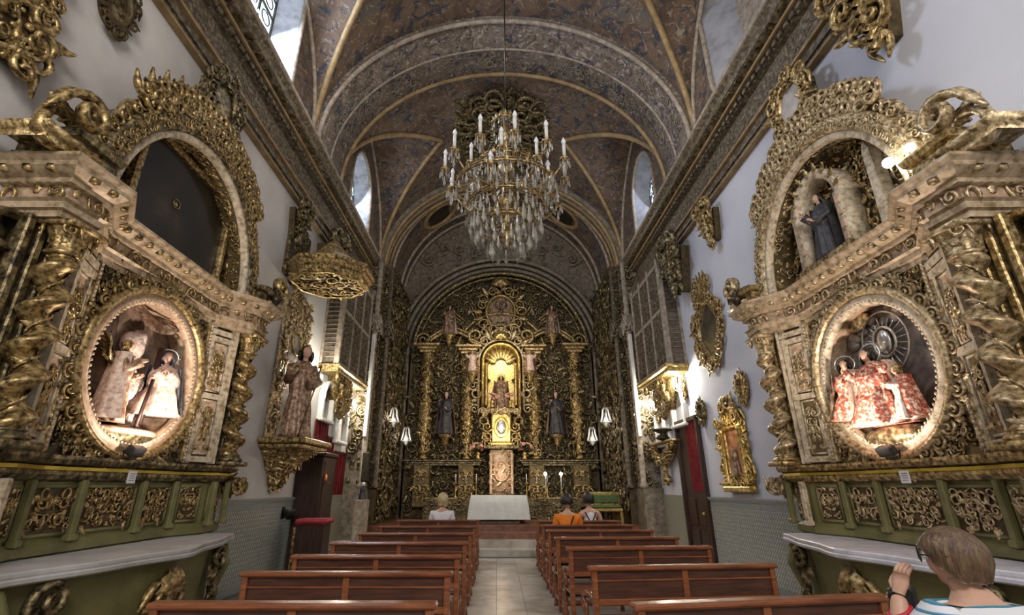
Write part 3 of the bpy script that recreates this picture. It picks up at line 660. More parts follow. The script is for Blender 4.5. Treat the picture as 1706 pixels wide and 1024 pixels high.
# stucco foliage on the wide arch
car = MB()
fill(car, 0.12, pi - .12, 8.45, 9.75, .30, lambda u, v: ((XC + (AH - .15) * cos(u), v, ZS + (RISE - .15) * sin(u)), (-sin(u), 0, cos(u)), (0, 1, 0), (-cos(u), 0, -sin(u))), mix='slct', seed=9, depth=.35, big=.9, skip=1.0)
r_ = random.Random(4); cv = Carve(car)
for k in range(150):
    u = r_.uniform(.15, pi - .15); v = r_.choice((8.62, 8.75, 9.3, 9.5)) + r_.uniform(-.08, .08)
    cv.put(r_.choice('stlc'), (XC + (AH - .15) * cos(u), v, ZS + (RISE - .15) * sin(u)), (-sin(u), 0, cos(u)), (0, 1, 0), (-cos(u), 0, -sin(u)), r_.uniform(0, 6), r_.uniform(.10, .19), 1, .4)
cv.done(); stuff(obj('stucco_foliage', car, 'stone', ceil, True))
# presbytery barrel
a2, r2 = AH - .25, RISE + .15
P = [[(XC + a2 * cos(q), y, ZS + r2 * sin(q)) for y in (15.0, 16.2, 17.4, 18.8)] for q in np.linspace(0, pi, 48)]
obj('presbytery_vault', MB().grid(P, flip=True), 'fresco', ceil, True)
for y in (15.4, 16.9, 17.5):
    obj('arch_moulding', MB().tube([(XC + (a2 - .02) * cos(q), y, ZS + (r2 - .02) * sin(q)) for q in np.linspace(0, pi, 50)], .06, 7), 'stone_pale', ceil, True)
# blind oculi of the presbytery vault
for sx in (-1, 1):
    q = math.radians(52); nx_, nz_ = -sx * cos(q), -sin(q); c = np.array((XC + sx * a2 * cos(q), 16.15, ZS + r2 * sin(q))) + np.array((nx_, 0, nz_)) * .03
    e1 = np.array((0, 1.0, 0)); e2 = np.cross((nx_, 0, nz_), e1)
    rim = MB(); rim.tube([c + e1 * .58 * cos(t) + e2 * .72 * sin(t) for t in np.arange(40) * 2 * pi / 40], .09, 8, closed=True)
    cv = Carve(rim)
    for t in np.arange(18) * 2 * pi / 18: cv.put('l', c + e1 * .66 * cos(t) + e2 * .80 * sin(t), e1, e2, (nx_, 0, nz_), t - pi / 2, .22)
    cv.done(); obj('oculus_rim', rim, 'rib', ceil, True)
    pan = MB(); b0 = [c + e1 * .56 * cos(t) + e2 * .70 * sin(t) for t in np.arange(30) * 2 * pi / 30]; pan.add([c] + b0, None, [(0, 1 + k, 1 + (k + 1) % 30) for k in range(30)] + [(0, 1 + (k + 1) % 30, 1 + k) for k in range(30)]); obj('oculus_panel', pan, 'canvas', ceil)
# crown medallion over the chandelier
md = MB(); cc = np.array((XC, 12.3, ZS + RISE - .10))
cv = Carve(md); e1, e2, nn = (1, 0, 0), (0, 1, 0), (0, 0, -1)
for rr_, kk, sz in ((.35, 10, .5), (.78, 14, .55), (1.18, 18, .6), (1.5, 22, .55)):
    for k in range(kk):
        a = k * 2 * pi / kk; zz = -0.05 - .16 * (1.2 - rr_)
        cv.put('scl'[k % 3], cc + (rr_ * cos(a), rr_ * sin(a), zz), e1, e2, nn, a - pi / 2, sz, 1 if k % 2 else -1, 1.1)
        cv.put('l', cc + (rr_ * cos(a + .2), rr_ * sin(a + .2), zz), e1, e2, nn, a - pi / 2, sz * .8, 1, 1.2)
cv.done(); md.lathe([(.05, -.42), (.22, -.36), (.3, -.22), (.5, -.18), (.55, -.08), (.95, -.05), (1.0, 0.02)], 28, tuple(cc))
obj('crown_medallion', md, 'gold_dark', ceil, True)

# lunette walls with their windows
def lunette(name, side, y0, y1, r2, win, outer, arch, mjamb, open_=True, num=1, paned=True):
    X = XC + side * AH; b = (y1 - y0) / 2; ym = (y0 + y1) / 2
    wy, wz, hw, hh = win; N = 64; A = np.arange(N) * 2 * pi / N + .01
    def wpt(a, hw_, hh_, cy, cz):
        c, s_ = cos(a), sin(a)
        if arch and s_ > 0: k = 1 / math.sqrt((c / hw_) ** 2 + (s_ / hh_) ** 2)
        else: k = min(hw_ / max(1e-6, abs(c)), hh_ / max(1e-6, abs(s_)))
        return cy + k * c, cz + k * s_
    def opt(a):
        c, s_ = cos(a), sin(a); lo, hi = 0, 6
        for _ in range(30):
            m_ = (lo + hi) / 2; y, z = wy + m_ * c, wz + m_ * s_
            ok = z > ZS - .02 and abs(y - ym) < b and z < ZS + pen((y - ym) / b, r2) + .02
            if ok: lo = m_
            else: hi = m_
        return wy + lo * c, wz + lo * s_
    inn = [(X, *wpt(a, hw, hh, wy, wz)) for a in A]; out = [(X, *opt(a)) for a in A]
    fr = .35; oy, oz, ohw, ohh = outer; far = [(X + side * .48, *wpt(a, ohw, ohh, oy, oz)) for a in A]
    wl = MB().grid([out, inn], closed_v=True, flip=(side < 0)); struct(name, wl, 'fresco')
    wdw = struct('window_%d' % num, MB().grid([inn, far], closed_v=True, flip=(side < 0)), mjamb)
    fm = MB(); fm.tube(inn, .05, 6, closed=True); obj('window_surround', fm, 'stone_pale', wdw, True)
    # leaded panes
    if paned:
        ny, nz = 4, 5; px = X + side * .47
        y_a, z_a = oy - ohw, oz - ohh; dy, dz = 2 * ohw / ny, 2 * ohh / nz
        for i in range(ny):
            for j in range(nz):
                obj('pane', MB().bx(px, px + side * .01, y_a + i * dy + .02, y_a + (i + 1) * dy - .02, z_a + j * dz + .02, z_a + (j + 1) * dz - .02), 'pane', wdw)
        bars = MB()
        for i in range(ny + 1): bars.bx(px - side * .03, px + side * .03, y_a + i * dy - .022, y_a + i * dy + .022, z_a, z_a + 2 * ohh)
        for j in range(nz + 1): bars.bx(px - side * .03, px + side * .03, y_a, y_a + 2 * ohw, z_a + j * dz - .022, z_a + j * dz + .022)
        obj('window_bars', bars, 'iron', wdw)
        cur = MB()
        for i in range(ny):
            for j in range(nz):
                c = (px - side * .02, y_a + (i + .5) * dy, z_a + (j + .5) * dz)
                cur.tube([(c[0], c[1] + dy * .3 * cos(t), c[2] + dz * .3 * sin(t)) for t in np.arange(12) * 2 * pi / 12], .014, 4, closed=True)
        obj('lead_rings', cur, 'iron', wdw)
    else:
        obj('blind_panel', MB().bx(X + side * .47, X + side * .49, oy - ohw, oy + ohw, oz - ohh, oz + ohh), 'stone_pale', wdw)
struct_jl = 'white'
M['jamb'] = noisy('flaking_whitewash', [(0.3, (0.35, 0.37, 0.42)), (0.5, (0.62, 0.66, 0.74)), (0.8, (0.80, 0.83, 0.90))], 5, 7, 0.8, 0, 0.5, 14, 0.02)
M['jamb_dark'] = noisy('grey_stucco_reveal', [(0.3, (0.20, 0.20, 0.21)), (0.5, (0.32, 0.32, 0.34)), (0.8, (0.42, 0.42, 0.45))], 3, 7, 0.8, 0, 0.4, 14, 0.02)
lunette('wall_left_lunette', -1, 3.5, 8.3, 3.2, (6.0, 9.95, 1.12, 1.2), (5.9, 9.95, .98, 1.1), False, 'jamb', num=1)
lunette('wall_left_far_lunette', -1, 9.9, 14.5, 3.2, (11.95, 9.7, .95, 1.15), (11.95, 9.7, .7, .9), True, 'jamb', num=2)
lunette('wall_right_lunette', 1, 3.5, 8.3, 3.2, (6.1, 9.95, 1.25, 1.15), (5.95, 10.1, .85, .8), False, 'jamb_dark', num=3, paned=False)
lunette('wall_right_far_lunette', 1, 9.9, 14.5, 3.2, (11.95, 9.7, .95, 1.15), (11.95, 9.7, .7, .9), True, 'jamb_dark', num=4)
for sd, nm in ((-1, 'left'), (1, 'right')):
    for y0, y1, r2 in BAYS[:2]:
        b = (y1 - y0) / 2; ym = (y0 + y1) / 2; X = XC + sd * AH
        P = [(X, ym + b * q, ZS + pen(q, r2)) for q in -np.cos(np.linspace(0, pi, 30))]
        struct('wall_%s_near_lunette' % nm, MB().add([(X, ym, ZS)] + P, None, [(0, k + 1, k + 2) for k in range(29)]), 'fresco')

# presbytery: piers of the chancel arch, side walls clad with dark carving, marble steps
for sd, nm in ((-1, 'left'), (1, 'right')):
    X = XL if sd < 0 else XR
    xi = XC + sd * 3.85
    p = struct('wall_%s_pier' % nm, MB().bx(min(X, xi), max(X, xi), 13.95, 14.6, 0, ZS), 'stone')
    w_ = struct('wall_%s_presbytery' % nm, MB().bx(min(X, XC + sd * 3.6), max(X, XC + sd * 3.6), 14.6, 18.7, 0, ZS), 'ground_dark')
    car = MB(); xx = XC + sd * 3.6 - sd * .01
    fill(car, 14.7, 17.7, .75, 8.3, .24, lambda u, v: ((xx, u, v), (0, sd, 0), (0, 0, 1), (-sd, 0, 0)), seed=21 + sd, sym=False, depth=1.2, big=1.35)
    stuff(obj('carved_cladding', car, 'gold_dark', w_, True))
    car = MB(); fill(car, 14.0, 14.58, 1.7, 8.3, .17, lambda u, v: ((xi - sd * .008, u, v), (0, sd, 0), (0, 0, 1), (-sd, 0, 0)), seed=41 + sd, sym=False, depth=1.2); obj('inner_carving', car, 'gold_dark', p, True)
    # clustered pilaster strips on the pier, facing the nave
    xf = xi
    car = MB(); fill(car, min(X, xi) + .05, max(X, xi) - .02, 1.7, 8.3, .20, lambda u, v: ((u, 13.94, v), (-1, 0, 0), (0, 0, 1), (0, -1, 0)), seed=31 + sd, sym=False, depth=1.2)
    stuff(obj('pier_foliage', car, 'gold_dark', p, True))
    obj('pier_plinth', MB().bx(min(X, xi) - .05 * (sd > 0), max(X, xi) + .05 * (sd < 0), 13.85, 14.65, 0, 1.55), 'stone', p)
    car = MB(); x0_, x1_ = sorted((XC + sd * 3.60, xi)); fill(car, x0_, x1_, 1.6, 8.3, .13, lambda u, v: ((u, 14.585, v), (-1, 0, 0), (0, 0, 1), (0, -1, 0)), seed=51 + sd, sym=False, depth=1.3); obj('reveal_carving', car, 'gold_dark', p, True)
    for q_, (dx, yy) in enumerate(((.0, 13.93), (.02, 14.25), (-.22, 14.56))):
        m = MB(); m.lathe([(.10, 1.55), (.12, 1.62), (.08, 1.7), (.075, 5.9), (.10, 6.0), (.08, 6.05), (.14, 6.35), (.16, 6.42), (.08, 6.5), (.075, 8.3)], 12, (xi + sd * dx, yy, 0)); cv = Carve(m)
        for k in range(24): a = k * 2.4; cv.put('ls'[k % 2], (xi + sd * dx + .08 * cos(a), yy + .08 * sin(a), 6.0 + .016 * k), (-sin(a), cos(a), 0), (0, 0, 1), (cos(a), sin(a), 0), 0, .26, 1, 1.5)
        cv.done(); obj('engaged_column', m, 'entab' if q_ else 'stone_pale', p, True)
    obj('lit_edge_strip', MB().bbox(xi - .05, xi + .05, 13.80, 13.93, 2.9, 5.9, .015), 'white', p)  # white strip stands in for light catching the pier corner
st = MB().bx(XL, XR, 13.0, 19, 0, .15); struct('trim_3', st, 'floor_b')
struct('trim_4', MB().bx(XL, XR, 13.5, 19, .15, .30), 'floor_b')
s3 = struct('trim_5', MB().bx(XL, XR, 14.0, 19, .30, .45), 'step_red')
struct('trim_6', MB().bx(XL, XR, 14.4, 19, .45, .60), 'step_red')

# ================================================================== SIDE ALTARPIECES (local: x along the wall, y out of the wall)
def hole_plate(mb, x0, x1, z0, z1, cx, cz, rx, rz, y, yb, n=64):
    A = np.arange(n) * 2 * pi / n; inn = []; out = []
    for a in A:
        c, s_ = cos(a), sin(a); inn.append((cx + rx * c, y, cz + rz * s_))
        k = min(((x1 - cx) / c) if c > 1e-6 else ((x0 - cx) / c) if c < -1e-6 else 1e9, ((z1 - cz) / s_) if s_ > 1e-6 else ((z0 - cz) / s_) if s_ < -1e-6 else 1e9)
        out.append((cx + k * c, y, cz + k * s_))
    mb.grid([out, inn], closed_v=True); 
    return mb
def ring_fn(cx, cz, y):
    def fn(u, v): return ((cx + v * cos(u), y, cz + v * sin(u)), (-sin(u), 0, cos(u)), (cos(u), 0, sin(u)), (0, 1, 0))
    return fn
def side_retable(side):
    rt = side > 0; X = XR if rt else XL
    nm = 'right' if rt else 'left'
    t = thing('altarpiece', ('gilded baroque altarpiece on the right wall, coffered statue niche above its lit oval relief' if rt else
              'gilded baroque altarpiece on the left wall, dark painting above its lit oval relief'), 'altarpiece', (X, 5.3, 0), pi / 2 * side, 'side altarpieces')
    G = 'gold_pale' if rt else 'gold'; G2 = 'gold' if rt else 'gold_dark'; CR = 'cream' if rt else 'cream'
    # --- base and predella
    B = [(-1.86, 0), (-1.86, .34), (-1.42, .40), (-.98, .22), (.98, .22), (1.42, .40), (1.86, .34), (1.86, 0)]
    obj('base', sweep(MB(), B, [(0, 0), (.0, 1.02), (.05, 1.05), (.05, 1.12), (0, 1.16)]), 'olive', t)
    pre = MB(); sweep(pre, B, [(.0, 1.15), (.0, 1.66)]); obj('predella', pre, 'olive', t)
    led = MB(); sweep(led, B, [(.0, 1.64), (.05, 1.66), (.08, 1.70), (.08, 1.735)]); sweep(led, B, [(.06, 1.77), (.13, 1.79), (.15, 1.83), (.15, 1.86), (-.05, 1.862)]); obj('ledge', led, G2, t)
    obj('brass_strip', sweep(MB(), B, [(.085, 1.735), (.10, 1.737), (.10, 1.768), (.085, 1.77)]), 'brass', t)
    def wallfn(ax, ay, bx_, by):
        L = math.hypot(bx_ - ax, by - ay); ex, ey = (bx_ - ax) / L, (by - ay) / L
        return L, (lambda o=0.0: (lambda u, v: ((ax + ex * u - ey * o, ay + ey * u + ex * o, v), (ex, ey, 0), (0, 0, 1), (-ey, ex, 0)))), (ex, ey)
    def fpanel(name, seg, u0, u1, z0, z1, seed, ground=None, frame=CR, cell=.06, fw=.016, gm=G, off=.012):
        L, F, (ex, ey) = seg; fn = F(off)
        p = MB(); fr_ = [fn(u, v)[0] for u, v in ((u0, z0), (u1, z0), (u1, z1), (u0, z1))]
        p.add(fr_, [(0, 1, 2, 3)][::1]); p.q[-1] = p.q[-1][:, ::-1]
        po = obj(name, p, ground or ('ground_olive' if rt else 'ground_dark'), t)
        f = MB(); 
        for (a, b_) in ((0, 1), (1, 2), (2, 3), (3, 0)): f.tube([fr_[a], fr_[b_]], fw, 6)
        obj('panel_frame', f, frame, po, True)
        c = MB(); fill(c, u0 + .03, u1 - .03, z0 + .03, z1 - .03, cell, F(off + .004), seed=seed, depth=1.0, mix='stlmbc')
        obj('carved_foliage', c, gm, po, True)
        return po
    segC = wallfn(-.98, .22, .98, .22)
    segR = wallfn(.98, .22, 1.42, .40); segL = wallfn(-1.42, .40, -.98, .22)
    segR2 = wallfn(1.42, .40, 1.86, .34); segL2 = wallfn(-1.86, .34, -1.42, .40)
    for k, (a, b_) in enumerate(((.06, .54), (.64, 1.32), (1.42, 1.90))):
        fpanel('predella_panel', segC, a, b_, 1.20, 1.60, 40 + k, 'ground_dark', 'olive', .065, .018)
    for seg in (segR, segL): fpanel('predella_panel', seg, .10, seg[0] - .10, 1.20, 1.60, 44, 'ground_dark', 'olive', .06, .018)
    for seg in (segR2, segL2): fpanel('predella_panel', seg, .08, seg[0] - .06, 1.20, 1.60, 45, 'ground_dark', 'olive', .06, .018)
    for sx in (-1, 1):
        for q, (px, py, an) in enumerate(((.42, .25, 0), (.98, .26, .35), (1.44, .48, .2), (1.87, .43, -.1))):
            m = MB(); m.bbox(-.035, .035, -.03, .04, 1.13, 1.66, .012); m.bbox(-.05, .05, -.03, .055, 1.13, 1.19, .01)
            o = obj('upright', m, 'cream' if q == 2 and sx > 0 else 'olive', t); o.location = (sx * px, py, 0); o.rotation_euler = (0, 0, sx * an)
        # acanthus corbel under the outer corner
        m = MB(); cv = Carve(m)
        for k in range(5): cv.put('l', (sx * 1.93, .25 + .09 * k, 1.72), (0, -sx, 0), (0, 0, 1), (sx, 0, 0), pi, .34 - .03 * k)
        for k in range(4): cv.put('s', (sx * 1.96, .20 + .12 * k, 1.60), (0, -sx, 0), (0, 0, 1), (sx, 0, 0), k, .2)
        cv.done(); obj('acanthus_corbel', m, G, t, True)
    # --- main body
    cz, rx, rz = 2.80, .80, .78
    body = MB(); hole_plate(body, -.98, .98, 1.86, 3.72, 0, cz, rx, rz, .22, 0)
    for A_ in ([(-1.86, 0), (-1.86, .34), (-1.42, .40), (-.98, .22)], [(.98, .22), (1.42, .40), (1.86, .34), (1.86, 0)]): sweep(body, A_, [(0, 1.86), (0, 3.72)])
    obj('body', body, 'ground_olive' if rt else 'ground_dark', t)
    # niche reveal and backdrop
    rv = MB().grid([[(rx * cos(a), y, cz + rz * sin(a)) for y in (.22, .16, .02)] for a in np.arange(64) * 2 * pi / 64], closed_u=True); obj('niche_reveal', rv, 'pink', t, True)
    bd = MB(); bd.add([(0, .02, cz)] + [(rx * cos(a), .02, cz + rz * sin(a)) for a in np.arange(48) * 2 * pi / 48], None, [(0, 1 + k, 1 + (k + 1) % 48) for k in range(48)]); bd.t[-1] = bd.t[-1][:, ::-1]
    obj('niche_backdrop', bd, 'grey_sky' if rt else 'brown_sky', t)
    fr_ = MB(); arch_sweep(fr_, 0, cz, rx, rz, [(-.02, .22), (-.02, .27), (.01, .30), (.05, .31), (.07, .29), (.10, .29)], 0, 2 * pi, 72); obj('oval_frame', fr_, CR if rt else 'pink', t, True)
    be = MB(); 
    for a in np.arange(90) * 2 * pi / 90: be.ball(((rx + .005) * cos(a), .30, cz + (rz + .005) * sin(a)), .017, 5, 4)
    stuff(obj('bead_moulding', be, CR, t, True))
    fr2 = MB(); arch_sweep(fr2, 0, cz, rx + .10, rz + .10, [(0, .22), (0, .31), (.03, .345), (.07, .345), (.09, .31), (.10, .22)], 0, 2 * pi, 72); obj('outer_oval_frame', fr2, G, t, True)
    wr = MB(); fill(wr, 0, 2 * pi, .98, 1.16, .062, lambda u, v: ring_fn(0, cz, .25)(u, v * (1 if abs(sin(u)) < .5 else .97)), sym=True, seed=5, mask=lambda u, v: True, mix='sltmb', big=1.35, depth=1.2)
    cv = Carve(wr)
    for k in range(64):
        a = k * 2 * pi / 64; cv.put('l' if k % 2 else 's', ((rx + .21) * cos(a), .27, cz + (rz + .19) * sin(a)), (-sin(a), 0, cos(a)), (cos(a), 0, sin(a)), (0, 1, 0), .5 if k % 2 else 0, .13, 1 if a < pi else -1, 1.5)
    cv.done(); obj('foliage_wreath', wr, G, t, True)
    sp = MB(); fill(sp, -.96, .96, 1.9, 3.7, .075, lambda u, v: ((u, .225, v), (1, 0, 0), (0, 0, 1), (0, 1, 0)), seed=8, mask=lambda u, v: (u / (rx + .26)) ** 2 + ((v - cz) / (rz + .24)) ** 2 > 1, depth=1.1, big=1.35)
    obj('spandrel_carving', sp, G2, t, True)
    for sx in (-1, 1):
        m = MB(); m.bbox(sx * .985 - .045, sx * .985 + .045, .20, .285, 1.88, 3.70, .012); obj('gilded_strip', m, G, t)
        be = MB(); 
        for k in range(38): be.ball((sx * .985, .29, 1.93 + k * .047), .018, 5, 4)
        stuff(obj('bead_strip', be, CR, t, True))
    # --- splayed wings with two carved panels each
    for seg, sx in ((segR, 1), (segL, -1)):
        L, F, (ex, ey) = seg
        pl = MB(); fn = F(.0)
        def slab(mb, u0, u1, z0, z1, th):
            a = fn(u0, 0)[0]; b_ = fn(u1, 0)[0]; n = fn(0, 0)[3]
            v = [(p[0] + n[0] * o, p[1] + n[1] * o, z) for o in (0, th) for p, z in ((a, z0), (b_, z0), (b_, z1), (a, z1))]
            mb.add(v, [(4, 5, 6, 7)[::-1], (0, 1, 5, 4)[::-1], (1, 2, 6, 5)[::-1], (2, 3, 7, 6)[::-1], (3, 0, 4, 7)[::-1]])
        for u in (.07, L - .09): slab(pl, u - .035, u + .035, 1.88, 3.70, .035)
        for u in (.02, L - .02): slab(pl, u - .015, u + .015, 1.88, 3.70, .06)
        for z in (1.93, 2.74, 3.52, 3.62): slab(pl, .05, L - .05, z - .035, z + .035, .05)
        obj('pilaster_frame', pl, CR, t)
        fpanel('carved_panel', seg, .13, L - .15, 2.0, 2.68, 61, 'ground_olive' if rt else 'pink', CR, .085, .014)
        fpanel('carved_panel', seg, .13, L - .15, 2.81, 3.46, 62, 'pink', CR, .085, .014)
    # --- twisted columns
    for sx in (-1, 1):
        cx, cy = sx * 1.62, .50; z0, hh = 1.98, 1.46
        cm = spiral_col(hh, .118, .050, 4.5 * sx, 20, 130)
        fn = col_fn(.118, .050, hh, 4.5 * sx); cv = Carve(cm); vp = []
        for k in range(150):
            f = .02 + .96 * k / 149; a = f * 4.5 * sx * 2 * pi + pi; p, eu, ev, n = fn(a, f * hh); p = np.array(p); vp.append(p + np.array(n) * .012)
            if k % 4 == 0: cv.put('m' if k % 8 else 'b', p + np.array(n) * .01, eu, ev, n, 1.2 if k % 8 else 0, .085 if k % 8 else .04, 1, .8)
        cv.done(); cm.tube(vp, .012, 5)
        o = obj('twisted_column', cm, G, t, True, (cx, cy, z0))
        bs = MB(); bs.bbox(-.19, .19, -.19, .19, -.12, -.06, .01); bs.lathe([(.17, -.06), (.18, -.04), (.17, -.02), (.14, -.01), (.14, .01), (.15, .02), (.12, .035)], 20); obj('column_base', bs, G2, o, True)
        cp = MB(); cp.lathe([(.11, hh - .02), (.135, hh), (.11, hh + .02), (.11, hh + .10), (.16, hh + .20), (.17, hh + .22)], 20); cp.bbox(-.19, .19, -.19, .19, hh + .21, hh + .26, .01)
        cv = Carve(cp)
        for k in range(10):
            a = k * 2 * pi / 10; cv.put('l', (.11 * cos(a), .11 * sin(a), hh + .02 + (.06 if k % 2 else 0)), (-sin(a), cos(a), 0), (0, 0, 1), (cos(a), sin(a), 0), 0, .17)
        for k in range(4):
            a = pi / 4 + k * pi / 2; cv.put('s', (.17 * cos(a), .17 * sin(a), hh + .18), (-sin(a), cos(a), 0), (0, 0, 1), (cos(a), sin(a), 0), 0, .12)
        cv.done(); obj('capital', cp, G, o, True)
        # fluted pilaster behind each column, side volutes
        pb = MB()
        for k in range(4): pb.bbox(sx * (1.50 + .12 * k) - .035, sx * (1.50 + .12 * k) + .035, .30, .40, 1.88, 3.70, .012)
        obj('fluted_pilaster', pb, G2, t)
        if sx * side > 0: continue
        m = MB(); cv = Carve(m)
        for k, (z, s_) in enumerate(((2.1, .44), (2.6, .36), (3.05, .40), (3.5, .46))): cv.put('c', (sx * 2.0, .22, z), (sx, 0, 0), (0, 0, 1), (0, 1, 0), 1.5708 + .3 * (-1) ** k, s_ * .75, 1, 1.6)
        for k in range(12): cv.put('l', (sx * (1.93 + .04 * (k % 3)), .26, 1.92 + k * .14), (1, 0, 0), (0, 0, 1), (0, 1, 0), -sx * 1.1, .15, 1, 1.2)
        cv.done(); m.bx(min(sx * 1.88, sx * 1.96), max(sx * 1.88, sx * 1.96), .02, .24, 1.9, 3.7); obj('side_volutes', m, G2, t, True)
    # --- entablature
    E_ = [(-1.86, 0), (-1.86, .60), (-1.48, .63), (-1.02, .28), (1.02, .28), (1.48, .63), (1.86, .60), (1.86, 0)]
    m = MB(); sweep(m, E_, [(-.5, 3.70), (-.03, 3.70), (-.03, 3.76), (0, 3.77), (0, 3.83), (.03, 3.85), (-.02, 3.86)])
    obj('architrave', m, 'gesso', t)
    obj('frieze', sweep(MB(), E_, [(-.03, 3.85), (-.03, 4.0)]), 'pink', t)
    m = MB(); sweep(m, E_, [(-.03, 3.99), (.03, 4.0), (.03, 4.04), (.07, 4.06), (.13, 4.10), (.13, 4.14), (.17, 4.17), (.17, 4.20), (-.5, 4.21)]); obj('cornice', m, 'gesso', t)
    dm = MB(); br = MB(); cv = Carve(br)
    for a, b_ in zip(E_[:-1], E_[1:]):
        L, F, (ex, ey) = wallfn(*a, *b_); n_ = int(L / .085)
        for k in range(n_):
            p = F(-.0)((k + .5) * L / n_, 4.02)[0]; dm.box(p, (.045, .05, .05), math.atan2(ey, ex))
        n_ = max(1, int(L / .17))
        for k in range(n_):
            p, eu, ev, n = F(-.02)((k + .5) * L / n_, 3.925); cv.put('slc'[k % 3], p, eu, ev, n, 0 if k % 2 else pi, .13, 1 if k % 2 else -1)
            p, eu, ev, n = F(.08)((k + .5) * L / n_, 4.06); br.box((p[0], p[1], 4.085), (.06, .10, .05), math.atan2(ey, ex))
    cv.done(); stuff(obj('dentils', dm, CR, t)); obj('frieze_carving', br, G, t, True)
    # --- pedestals of the attic, finial vases
    for sx in (-1, 1):
        m = MB(); sweep(m, [(sx * 1.72 - .22, .1), (sx * 1.72 - .2, .60), (sx * 1.72 + .2, .60), (sx * 1.72 + .22, .1)], [(.03, 4.2), (.03, 4.26), (0, 4.28), (0, 4.40), (.04, 4.42), (.06, 4.47), (.06, 4.49), (-.3, 4.50)]); obj('attic_pedestal', m, G2, t)
        if sx * side > 0: m = MB(); m.lathe([(.05, 0), (.06, .02), (.03, .05), (.03, .08), (.08, .13), (.095, .19), (.05, .24), (.025, .27), (.045, .30), (.02, .33), (.01, .38)], 14, (sx * 1.84, .68, 4.21)); obj('finial_vase', m, 'iron', t, True)
    # --- arched attic
    zc, Ri = 4.28, 1.27
    ar = MB(); arch_sweep(ar, 0, zc, Ri, Ri * 1.10, [(.0, .36), (.0, .44), (.02, .455), (.07, .455), (.08, .44)]); obj('archivolt_inner_band', ar, CR, t, True)
    ar = MB(); arch_sweep(ar, 0, zc, Ri, Ri * 1.10, [(.02, .06), (.02, .37)]); obj('archivolt_soffit', ar, 'ground_olive', t, True)
    ar = MB(); fill(ar, 0.02, pi - .02, .08, .34, .085, lambda u, v: (((Ri + .015) * cos(u), v, zc + (Ri * 1.1 + .015) * sin(u)), (sin(u), 0, -cos(u)), (0, 1, 0), (-cos(u), 0, -sin(u))), seed=33, depth=.6); obj('soffit_carving', ar, G, t, True)
    ar = MB(); arch_sweep(ar, 0, zc, Ri, Ri * 1.10, [(.08, .44), (.10, .48), (.13, .49), (.26, .49), (.29, .46), (.31, .40), (.31, .0)]); obj('archivolt', ar, G2 if not rt else G, t, True)
    c = MB(); fill(c, .0, pi, .12, .27, .055, lambda u, v: ((( Ri + v) * cos(u), .49, zc + (Ri * 1.1 + v) * sin(u)), (-sin(u), 0, cos(u)), (cos(u), 0, sin(u)), (0, 1, 0)), seed=14, mix='sltb')
    cv = Carve(c)
    for k in range(46):
        a = (k + .5) * pi / 46; cv.put('m', ((Ri + .19) * cos(a), .49, zc + (Ri * 1.1 + .19) * sin(a)), (-sin(a), 0, cos(a)), (cos(a), 0, sin(a)), (0, 1, 0), 1.2, .10)
    cv.done(); obj('archivolt_carving', c, G, t, True)
    lb = MB(); A = np.linspace(0, pi, 40); lb.add([(0, .06, zc)] + [((Ri + .2) * cos(a), .06, zc + (Ri * 1.1 + .2) * sin(a)) for a in A], None, [(0, 2 + k, 1 + k) for k in range(39)]); lb.add([(-1.4, .06, 4.18), (1.4, .06, 4.18), (1.4, .06, zc), (-1.4, .06, zc)], [(3, 2, 1, 0)]); obj('lunette_ground', lb, 'ground_dark', t)
    c = MB(); fill(c, -1.2, 1.2, 4.3, 5.6, .09, lambda u, v: ((u, .07, v), (1, 0, 0), (0, 0, 1), (0, 1, 0)), seed=15, mask=lambda u, v: (u / 1.24) ** 2 + ((v - zc) / 1.36) ** 2 < 1, big=1.4); obj('lunette_carving', c, G2, t, True)
    # crest of openwork scrolls
    cr = MB(); cv = Carve(cr); K = 46
    for k in range(K):
        a = .10 + (k + .5) * (pi - .2) / K; env = .07 + .27 * max(0, sin(a) - .25) ** .8; rr_ = Ri + .31
        for q in range(3 if env > .2 else 1):
            rad = rr_ + env * (.2 + .38 * q); p = (rad * cos(a), .40, zc + (rad + .12) * sin(a))
            cv.put('scsl'[(k + q) % 4], p, (-sin(a), 0, cos(a)), (cos(a), 0, sin(a)), (0, 1, 0), (.4 if a < pi / 2 else -.4) + q, .21 if env > .2 else .11, 1 if a < pi / 2 else -1, 1.7)
            cv.put('l', p, (-sin(a), 0, cos(a)), (cos(a), 0, sin(a)), (0, 1, 0), (.9 if k % 2 else -.9), .16 if env > .2 else .10, 1, 1.5)
    cv.done()
    P = []
    for a in np.linspace(.1, pi - .1, 61):
        env = (.04 + .22 * max(0, sin(a) - .25) ** .8) * (1 + .18 * cos(a * 30)); P.append([((Ri + .29 + o) * cos(a), y, zc + (Ri * 1.1 + .29 + o) * sin(a)) for o, y in ((0, .30), (0, .40), (env * .9, .40), (env, .36), (env * .9, .30))])
    cr.grid(P); obj('openwork_crest', cr, G, t, True)
    # broken pediment scrolls over the columns
    for sx in (-1, 1):
        m = MB(); cv = Carve(m); cv.put('s', (sx * 1.98, .56, 4.62), (sx, 0, 0), (0, 0, 1), (0, 1, 0), .2, .34, 1, 2.0); cv.put('c', (sx * 2.1, .45, 4.35), (sx, 0, 0), (0, 0, 1), (0, 1, 0), .7, .36, 1, 1.6)
        for k in range(6): cv.put('l', (sx * (1.85 + .07 * k), .52, 4.46 + .04 * k), (sx, 0, 0), (0, 0, 1), (0, 1, 0), .9 + .2 * k, .18, 1, 1.4)
        cv.done(); sweep(m, [(sx * 2.0 - .28, .1), (sx * 2.0 - .28, .60), (sx * 2.0 + .2, .60), (sx * 2.0 + .2, .1)], [(0, 4.22), (0, 4.30), (.05, 4.34), (-.3, 4.36)]) 
